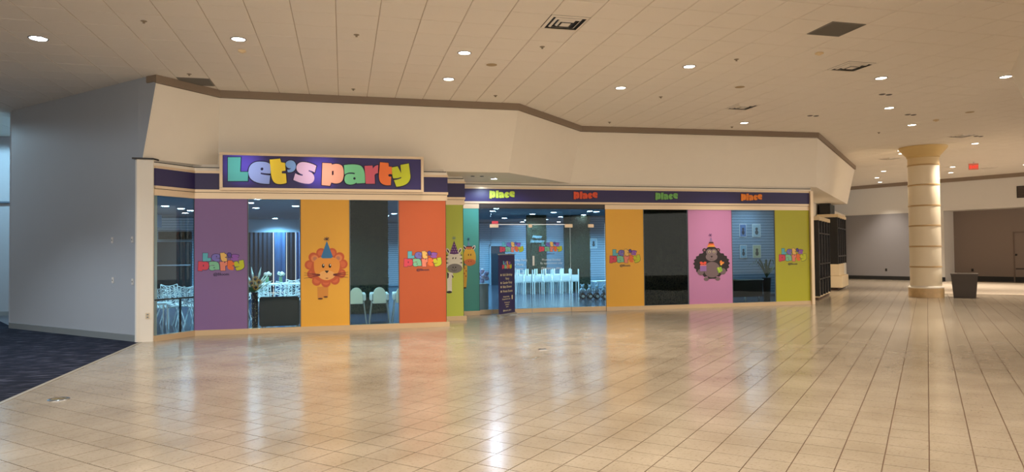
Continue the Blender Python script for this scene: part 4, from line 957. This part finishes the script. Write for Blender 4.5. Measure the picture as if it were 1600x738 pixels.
# high chairs
def high_chair():
    t = empty('high_chair', (0, 0, 0), 'x', 'chair', 'high chairs in the window')
    mb = MB(); out = []
    for k in range(13): a = math.pi*k/12; out.append((.145*math.cos(a), .70+.17*math.sin(a)))
    out += [(-.15, .56), (-.13, .50), (.13, .50), (.15, .56)]
    pl = Plane(0, 0, 0); flat_shape(mb, pl, out, [], -.03, .03)
    mb.build('backrest', mat('cream_plastic', (236, 230, 206), .35), t)
    mb = MB(); mb.bbox(-.16, .16, .0, .28, .49, .53, .015); mb.build('seat', M_WPL, t)
    for x in (-1, 1): mb = MB(); mb.bbox(x*.19-.03, x*.19+.03, .0, .3, .56, .72, .015); mb.build('armrest', M_WPL, t)
    mb = MB(); mb.bbox(-.21, .21, .12, .44, .70, .735, .012); mb.build('tray', M_WPL, t)
    for x in (-1, 1):
        for y, y2 in ((.02, -.08), (.26, .36)):
            mb = MB(); mb.tube([(x*.17, y, .56), (x*.235, y2, .006)], .011, 8); mb.build('leg', mat('leg_grey', (170, 172, 170), .3, metal=.6), t)
    return t
hc = high_chair()
for k, (x, lab) in enumerate(((-1.97, 'white high chair at the left, beside the lion panel'), (-1.44, 'white high chair in the middle of the three'), (-.91, 'white high chair at the right, half behind the orange panel'))):
    place(hc, k > 0, (x, .92, .004), 0, lab)
# white lattice chairs
def lattice_chair():
    t = empty('lattice_chair', (0, 0, 0), 'x', 'chair', 'white lattice chairs')
    mb = MB(); r_ = random.Random(5)
    def surf(u, v):     # v 0..1 seat front to back top, u -1..1
        if v < .5: return Vector((u*.22, -.2+v*.8, .46+.05*u*u))
        k = (v-.5)*2; return Vector((u*(.22-.03*k), .2+.10*k-.04*u*u, .46+.44*k+.05*u*u))
    nu, nv = 4, 8
    P_ = [[surf(-1+2*(i+(j % 2)*.5*(0 < i < nu))/nu, j/nv) for i in range(nu+1)] for j in range(nv+1)]
    for j in range(nv+1):
        for i in range(nu+1):
            if i < nu: mb.tube([P_[j][i], P_[j][i+1]], .011, 4, caps=False)
            if j < nv:
                mb.tube([P_[j][i], P_[j+1][i]], .011, 4, caps=False)
                if i < nu: mb.tube([P_[j][i+(j % 2)], P_[j+1][i+1-(j % 2)]], .009, 4, caps=False)
    tag(mb.build('lattice_shell', M_WPL, t), kind='stuff')
    for x in (-1, 1):
        for y in (-1, 1): mb = MB(); mb.tube([(x*.12, y*.12, .46), (x*.22, y*.22, 0)], .012, 6); mb.build('leg', M_WPL, t)
    return t
lc = lattice_chair(); used = False
for x, y, rz, lab in ((-6.15, 1.7, 150, 'white lattice chair nearest the pilaster window edge'), (-5.92, 2.25, 200, 'white lattice chair second from the pilaster side'), (-5.55, 1.75, 170, 'white lattice chair half hidden by the purple panel'), (-6.3, 2.8, 30, 'white lattice chair behind the low white table'),
    (-4.84, 3.5, 0, 'white lattice chair behind the left end of the sofa'), (-4.32, 3.42, 0, 'white lattice chair behind the left half of the sofa'), (-3.8, 3.5, 0, 'white lattice chair behind the right half of the sofa'), (-3.28, 3.4, 0, 'white lattice chair behind the sofa by the lion panel'), (-4.5, 5.4, 170, 'white lattice chair on the far side, left of the flowers'), (-3.7, 5.4, 190, 'white lattice chair on the far side, right of the flowers')):
    place(lc, used, (x, y, .004), R(rz), lab); used = True
def table(loc, w_, d_, h, label, name='party_table'):
    t = empty(name, loc, label, 'table')
    mb = MB(); mb.bbox(-w_/2, w_/2, -d_/2, d_/2, h-.035, h, .008); mb.build('tabletop', M_WPL, t)
    for x in (-1, 1):
        for y in (-1, 1): mb = MB(); mb.tube([(x*(w_/2-.08), y*(d_/2-.08), 0), (x*(w_/2-.08), y*(d_/2-.08), h-.03)], .018, 8); mb.build('leg', M_CHROME, t)
    return t
table((-6.22, .92, .004), .55, .5, .64, 'low white table right behind the angled window')
table((-4.05, 4.5, .004), 1.9, .8, .86, 'white table carrying two vases behind the sofa')
def vase(x, lab, rgb):
    t = empty('flower_vase', (x, 4.4, .866), lab, 'vase', 'flower vases on the white table'); r_ = random.Random(int(x*100))
    mb = MB(); mb.lathe([(.04, 0), (.05, .08), (.035, .16), (.045, .18)], seg=16); mb.build('vase_body', mat('green_glass', (110, 150, 110), .2), t, smooth=True)
    for k in range(9):
        a = k*2.4; q = .085*math.sqrt(k/9); mb = MB(); mb.ball((q*math.cos(a), q*math.sin(a), .27+r_.uniform(-.02, .03)), .045, sub=1); mb.build('flower', mat('cream_flower_%d' % rgb[2], rgb, .7), t)
    mb = MB()
    for k in range(8): a = k*.8; mb.tube([(0, 0, .15), (.12*math.cos(a), .12*math.sin(a), .24+.04*math.sin(k*3))], [.006, .003], 4)
    mb.build('stems', mat('stem_green', (70, 110, 60), .7), t)
vase(-4.28, 'left vase with pinkish white flowers behind the sofa', (226, 206, 190)); vase(-3.93, 'right vase with white flowers behind the sofa', (236, 234, 214))
# sunflower arrangement
e = empty('sunflower_arrangement', (-4.13, .45, .004), 'tall dark vase of sunflowers and pampas beside the purple panel', 'plant')
mb = MB(); mb.lathe([(.055, 0), (.068, .4), (.06, .8), (.07, .84)], seg=20); mb.build('vase_body', mat('dark_vase', (44, 38, 34), .4), e, smooth=True)
mb = MB(); r_ = random.Random(3)
for k in range(90): a = r_.uniform(0, 6.28); z = r_.uniform(.04, .8); mb.ball((.067*math.cos(a), .067*math.sin(a), z), .008, sub=1)
tag(mb.build('vase_studs', mat('stud_gold', (200, 180, 130), .4), e), kind='stuff')
for k, (x, z) in enumerate(((.02, 1.13), (.03, .95), (-.06, 1.04), (.09, 1.06))):
    mb = MB(); c = Vector((x, -.08, z))
    for p in range(14):
        a = 2*math.pi*p/14; d = Vector((math.cos(a), 0, math.sin(a))); n_ = Vector((-math.sin(a), 0, math.cos(a)))
        mb.poly([c+d*.02+n_*.012, c+d*.02-n_*.012, c+d*.085+Vector((0, -.01, 0))]); mb.poly([c+d*.02-n_*.012+Vector((0, .004, 0)), c+d*.02+n_*.012+Vector((0, .004, 0)), c+d*.085])
    sfw = mb.build('sunflower_petals', mat('sunflower_yellow', (236, 160, 34), .6), e)
    mb = MB(); mb.ball(c, .034, sub=2, sc=(1, .4, 1)); mb.build('sunflower_heart', mat('sunflower_brown', (60, 38, 22), .8), sfw)
for k in range(15):
    a = -1.15+k*.16; mb = MB(); L2 = .42+.16*math.sin(k*2.3); p0 = Vector((0, 0, .84)); tip = p0+Vector((math.sin(a)*L2*.75, .05, math.cos(a)*L2)); mid = p0+(tip-p0)*.5
    mb.tube([p0, mid, mid+(tip-mid)*.4, tip], [.003, .012, .026, .002], 6); mb.build('pampas_plume', mat('pampas', (206, 214, 196), .9), e)
for k in range(9):
    a = -1.4+k*.35; mb = MB(); d = Vector((math.sin(a), -.3, math.cos(a)*.8)); p0 = Vector((0, -.02, .84)); mb.poly([p0, p0+d*.14+Vector((.03, 0, .01)), p0+d*.3, p0+d*.14-Vector((.03, 0, .01))]); mb.build('leaf', mat('stem_green', (70, 110, 60), .7), e)
# children's table set
e = table((5.5, 11.2, .004), 2.5, .6, .62, 'long low white table ringed by slat-back chairs', 'childrens_table')
def kid_chair():
    t = empty('slat_back_chair', (0, 0, 0), 'x', 'chair', 'white slat-back chairs around the long table')
    mb = MB(); mb.bbox(-.17, .17, -.16, .16, .46, .50, .006); mb.build('seat', M_WPL, t)
    mb = MB(); mb.box(-.16, .16, -.17, -.155, .50, .74); mb.build('back_panel', M_WPL, t)
    for x in (-1, 1): mb = MB(); mb.bbox(x*.15-.02, x*.15+.02, -.18, -.14, 0, .96, .004); mb.build('leg', M_WPL, t)
    for x in (-1, 1): mb = MB(); mb.bbox(x*.15-.018, x*.15+.018, .12, .156, 0, .46, .004); mb.build('leg', M_WPL, t)
    return t
kc = kid_chair(); used = False
for k in range(7): place(kc, used, (4.42+k*.38, 10.72, .004), 0, 'white slat-back chair, front side of long table, %s from the left' % ORD[k+1]); used = True
for k in range(7): place(kc, True, (4.52+k*.38, 11.75, .004), R(180), 'white slat-back chair, far side of long table, %s from the left' % ORD[k+1])
# ride-on bears
def bear():
    t = empty('ride_on_bear', (0, 0, 0), 'x', 'toy', 'ride-on bear toys'); fur = mat('bear_fur', (176, 196, 206), .8); 
    mb = MB(); mb.ball((0, 0, .30), .085, sub=2, sc=(1, .9, 1.15)); mb.build('body', fur, t, smooth=True)
    mb = MB(); mb.ball((0, -.03, .44), .065, sub=2); h_ = mb.build('head', fur, t, smooth=True)
    for x in (-1, 1): mb = MB(); mb.ball((x*.055, -.01, .505), .026, sub=1); mb.build('ear', fur, h_, smooth=True)
    mb = MB(); mb.ball((0, -.09, .43), .026, sub=1); mb.build('muzzle', M_WPL, h_, smooth=True)
    for x in (-1, 1): mb = MB(); mb.ball((x*.024, -.088, .46), .007, sub=1); mb.build('eye', M_BLK, h_)
    for x in (-1, 1): mb = MB(); mb.tube([(x*.06, -.02, .34), (x*.10, -.1, .28)], [.03, .024], 8); mb.build('arm', fur, t, smooth=True)
    mb = MB(); mb.bbox(-.06, .06, -.12, .16, .16, .21, .01); mb.build('ride_base', M_BLK, t)
    for x in (-1, 1):
        mb = MB(); c = (0, x*.13, .10); bm = bmesh.new(); bmesh.ops.create_circle(bm, segments=4, radius=.018); bm.free()
        R1, r1 = .078, .022; n = len(mb.v); S1, S2 = 20, 8
        for i in range(S1):
            for j in range(S2):
                a, b = 2*math.pi*i/S1, 2*math.pi*j/S2; q = R1+r1*math.cos(b); mb.v.append((c[0]+q*math.cos(a), c[1]+r1*math.sin(b), c[2]+q*math.sin(a)))
        for i in range(S1):
            for j in range(S2): mb.f.append((n+i*S2+j, n+i*S2+(j+1) % S2, n+((i+1) % S1)*S2+(j+1) % S2, n+((i+1) % S1)*S2+j)); mb.m.append(0)
        wh = mb.build('wheel', M_BLK, t, smooth=True)
        mb = MB(); mb.tube([(c[0], c[1]-.024, c[2]), (c[0], c[1]+.024, c[2])], .05, 16); mb.build('hub', M_WPL, wh)
    return t
be = bear()
for k, (x, y) in enumerate(((5.86, 7.35), (6.08, 7.2), (6.30, 7.1), (6.52, 6.95))): place(be, k > 0, (x, y, .004), R(-8), 'pale ride-on bear toy with black wheels, %s of the row from the left' % ORD[k+1])
# balloons on a pedestal
mb = MB(); mb.bbox(1.42, 1.70, 3.5, 3.78, .004, .78, .01)
tag(mb.build('pedestal', mat('pedestal_beige', (168, 150, 140), .6), None, (1.56, 3.64, .004)), 'slim beige pedestal behind the entrance left pane', 'pedestal')
BC = [(0, 0, .215, 'middle'), (0, 0, .075, 'bottom'), (.122, 0, .145, 'lower right'), (-.122, 0, .145, 'lower left'), (.122, 0, .285, 'upper right'), (-.122, 0, .285, 'upper left'), (0, 0, .355, 'top'), (.0, -.13, .20, 'front')]
mb = MB(); mb.ball((0, 0, 0), .066, sub=3, sc=(1, 1, 1.04)); mb.tube([(0, 0, -.072), (0, 0, -.066)], [.012, .005], 8)
b0 = mb.build('balloon', mat('lilac_balloon', (206, 188, 226), .3), None, None, smooth=True)
for k, (x, y, z, w_) in enumerate(BC): place(b0, k > 0, (1.56+x, 3.64+y, .784+z), 0, 'lilac balloon, the %s one of the cluster on the beige pedestal' % w_)
for o in list(COL.objects):
    if o.name.startswith('balloon'): tag(o, cat='balloon', group='lilac balloons on the pedestal')
table((6.95, 8.2, .004), .7, .6, .58, 'small white side table right of the bear toys', 'side_table')
# console and plant behind the right window
e = empty('console_desk', (10.75, 4.8, .004), 'long black console behind the right window', 'desk'); L_ = (10.75, 4.8, .004)
mb = MB(); mb.bbox(10.0, 11.25, 4.65, 5.1, .66, .70, .006); mb.build('desk_top', M_CHROME, e, L_)
mb = MB(); mb.bbox(10.03, 11.22, 4.68, 5.08, .12, .66, .008); mb.build('desk_body', M_BLK, e, L_)
for x in (10.1, 10.6, 11.1): mb = MB(); mb.box(x-.02, x+.02, 4.72, 4.76, .008, .12); mb.build('leg', M_CHROME, e, L_)
e = empty('potted_palm', (11.42, 4.75, .004), 'dark palm in a tall black pot by the olive panel', 'plant'); L_ = (11.42, 4.75, .004)
mb = MB(); mb.lathe([(.10, 0), (.14, .7), (.15, .72)], seg=20); mb.build('pot', M_BLK, e, smooth=True)
for k in range(16):
    a = k*2.4; mb = MB(); prev = None; Ln = .55+.15*math.sin(k*1.7); up = .35+.35*((k*7) % 5)/5
    for i in range(6):
        u = i/5; x = math.cos(a)*Ln*u; y = math.sin(a)*Ln*u*.7; z = .72+up*math.sin(u*2.3); w_ = .035*math.sin(.3+u*2.6); n_ = Vector((-math.sin(a), math.cos(a), 0))*w_
        cur = (Vector((x, y, z))+n_, Vector((x, y, z))-n_)
        if prev: mb.poly([prev[0], prev[1], cur[1], cur[0]])
        prev = cur
    mb.build('frond', mat('palm_green', (44, 84, 52), .6), e)
PICS = [(11.58, 11.86, 2.12, 2.60, (96, 128, 176), 'upper left'), (12.10, 12.44, 2.12, 2.60, (176, 196, 204), 'upper right'), (11.58, 11.86, 1.36, 1.84, (150, 190, 210), 'lower left'), (12.10, 12.44, 1.36, 1.84, (206, 202, 160), 'lower right')]
def picture(x0, x1, z0, z1, y, rgb, lab):
    e = empty('picture', ((x0+x1)/2, y, z0), lab, 'picture', 'small pictures on the slat wall'); L_ = ((x0+x1)/2, y, z0); w_ = x1-x0; h = z1-z0
    mb = MB(); mb.bbox(x0, x1, y-.02, y, z0, z1, .004); mb.build('frame', M_WPL, e, L_)
    mb = MB(); mb.box(x0+.02, x1-.02, y-.024, y-.02, z0+.02, z1-.02); mb.build('print', mat('print_%d_%d' % rgb[:2], rgb, .5), e, L_)
    mb = MB(); pl = Plane((x0+x1)/2, y-.024, 0); c = mat('print_dark_%d' % rgb[0], tuple(int(v*.4) for v in rgb), .6)
    flat_shape(mb, pl, circ(0, z0+h*.62, w_*.16, n=14), [], .001, .0015); flat_shape(mb, pl, circ(0, z0+h*.36, w_*.2, h*.18, n=14), [], .001, .0015); mb.build('print_figure', c, e, L_)
for x0, x1, z0, z1, rgb, w_ in PICS: picture(x0, x1, z0, z1, 6.58, rgb, w_+' small picture on the slat wall behind the right window')
picture(7.75, 8.0, 1.8, 2.22, 12.58, (150, 176, 196), 'narrow picture right of the wide hedge screen, left one')
picture(8.1, 8.42, 1.8, 2.22, 12.58, (160, 186, 204), 'narrow picture right of the wide hedge screen, right one')
EX2 = empty('exit_sign', (4.92, 17.2, SZ), 'small red exit sign glowing inside the store', 'sign')
mb = MB(); mb.bbox(-.15, .15, -.03, .03, -.24, -.02, .006); mb.build('exit_housing', mat('exit_red_glow', (210, 60, 70), .5, emit=(235, 60, 70), es=1.2), EX2)
mb = MB(); add_text(mb, Plane(0, -.03, -.2), 'EXIT', .14, 0, 0, .003, 0); mb.build('exit_letters', M_WPL, EX2)
# store downlights
IL = {'the angled window by the pilaster': [(-7.61, 7.72), (-7.41, 8.94), (-7.81, 11.49), (-7.33, 9.95)],
 'the window beside the lion panel': [(-4.56, 4.57), (-4.93, 6.07), (-5.04, 8.4), (-3.73, 7.35), (-5.07, 15.2)],
 'the window over the high chairs': [(-.56, 12.76), (-.35, 11.39)],
 'the entrance glass': [(2.97, 6.7), (2.96, 8.02), (3.14, 9.48), (4.77, 14.56), (5.18, 11.3), (6.25, 16.31), (6.6, 18.3), (7.19, 17.61), (5.07, 6.5), (5.06, 7.83), (5.7, 10.1), (7.03, 13.35), (7.04, 15.65), (8.5, 18.2), (7.54, 11.79), (6.86, 9.19), (7.27, 9.57)],
 'the window right of the gorilla panel': [(11.05, 5.2), (11.9, 5.9), (10.4, 5.9), (10.3, 5.3)]}
il = make_dl('store_light', SZ, .11, M_LENSC); used = False
for where, pts in IL.items():
    for k, p in enumerate(sorted(pts, key=ang)):
        o = place(il, used, (*p, SZ), 0, 'store ceiling light seen through %s, %s from left' % (where, ORD[k+1])); used = True; o['group'] = 'cool store ceiling lights'
        if where != 'the window right of the gorilla panel' and (k % 3 == 0 or where != 'the entrance glass'): spot((p[0], p[1], SZ-.03), STORE_W, COOL, 150, .4, .08)
for p in ((-1.5, 7.5), (-8, 5.5), (-3.7, 2.2), (1.5, 4.5), (9, 9), (14, 13), (0, 16), (-1.6, .45), (-3.9, .35), (5, 16.6), (7.5, 17), (8.2, 10.4), (3.2, 15.5)): spot((*p, SZ-.03), STORE_W, COOL, 150, .4, .08)  # extra lamps without fixtures, added to brighten the back wall and window displays
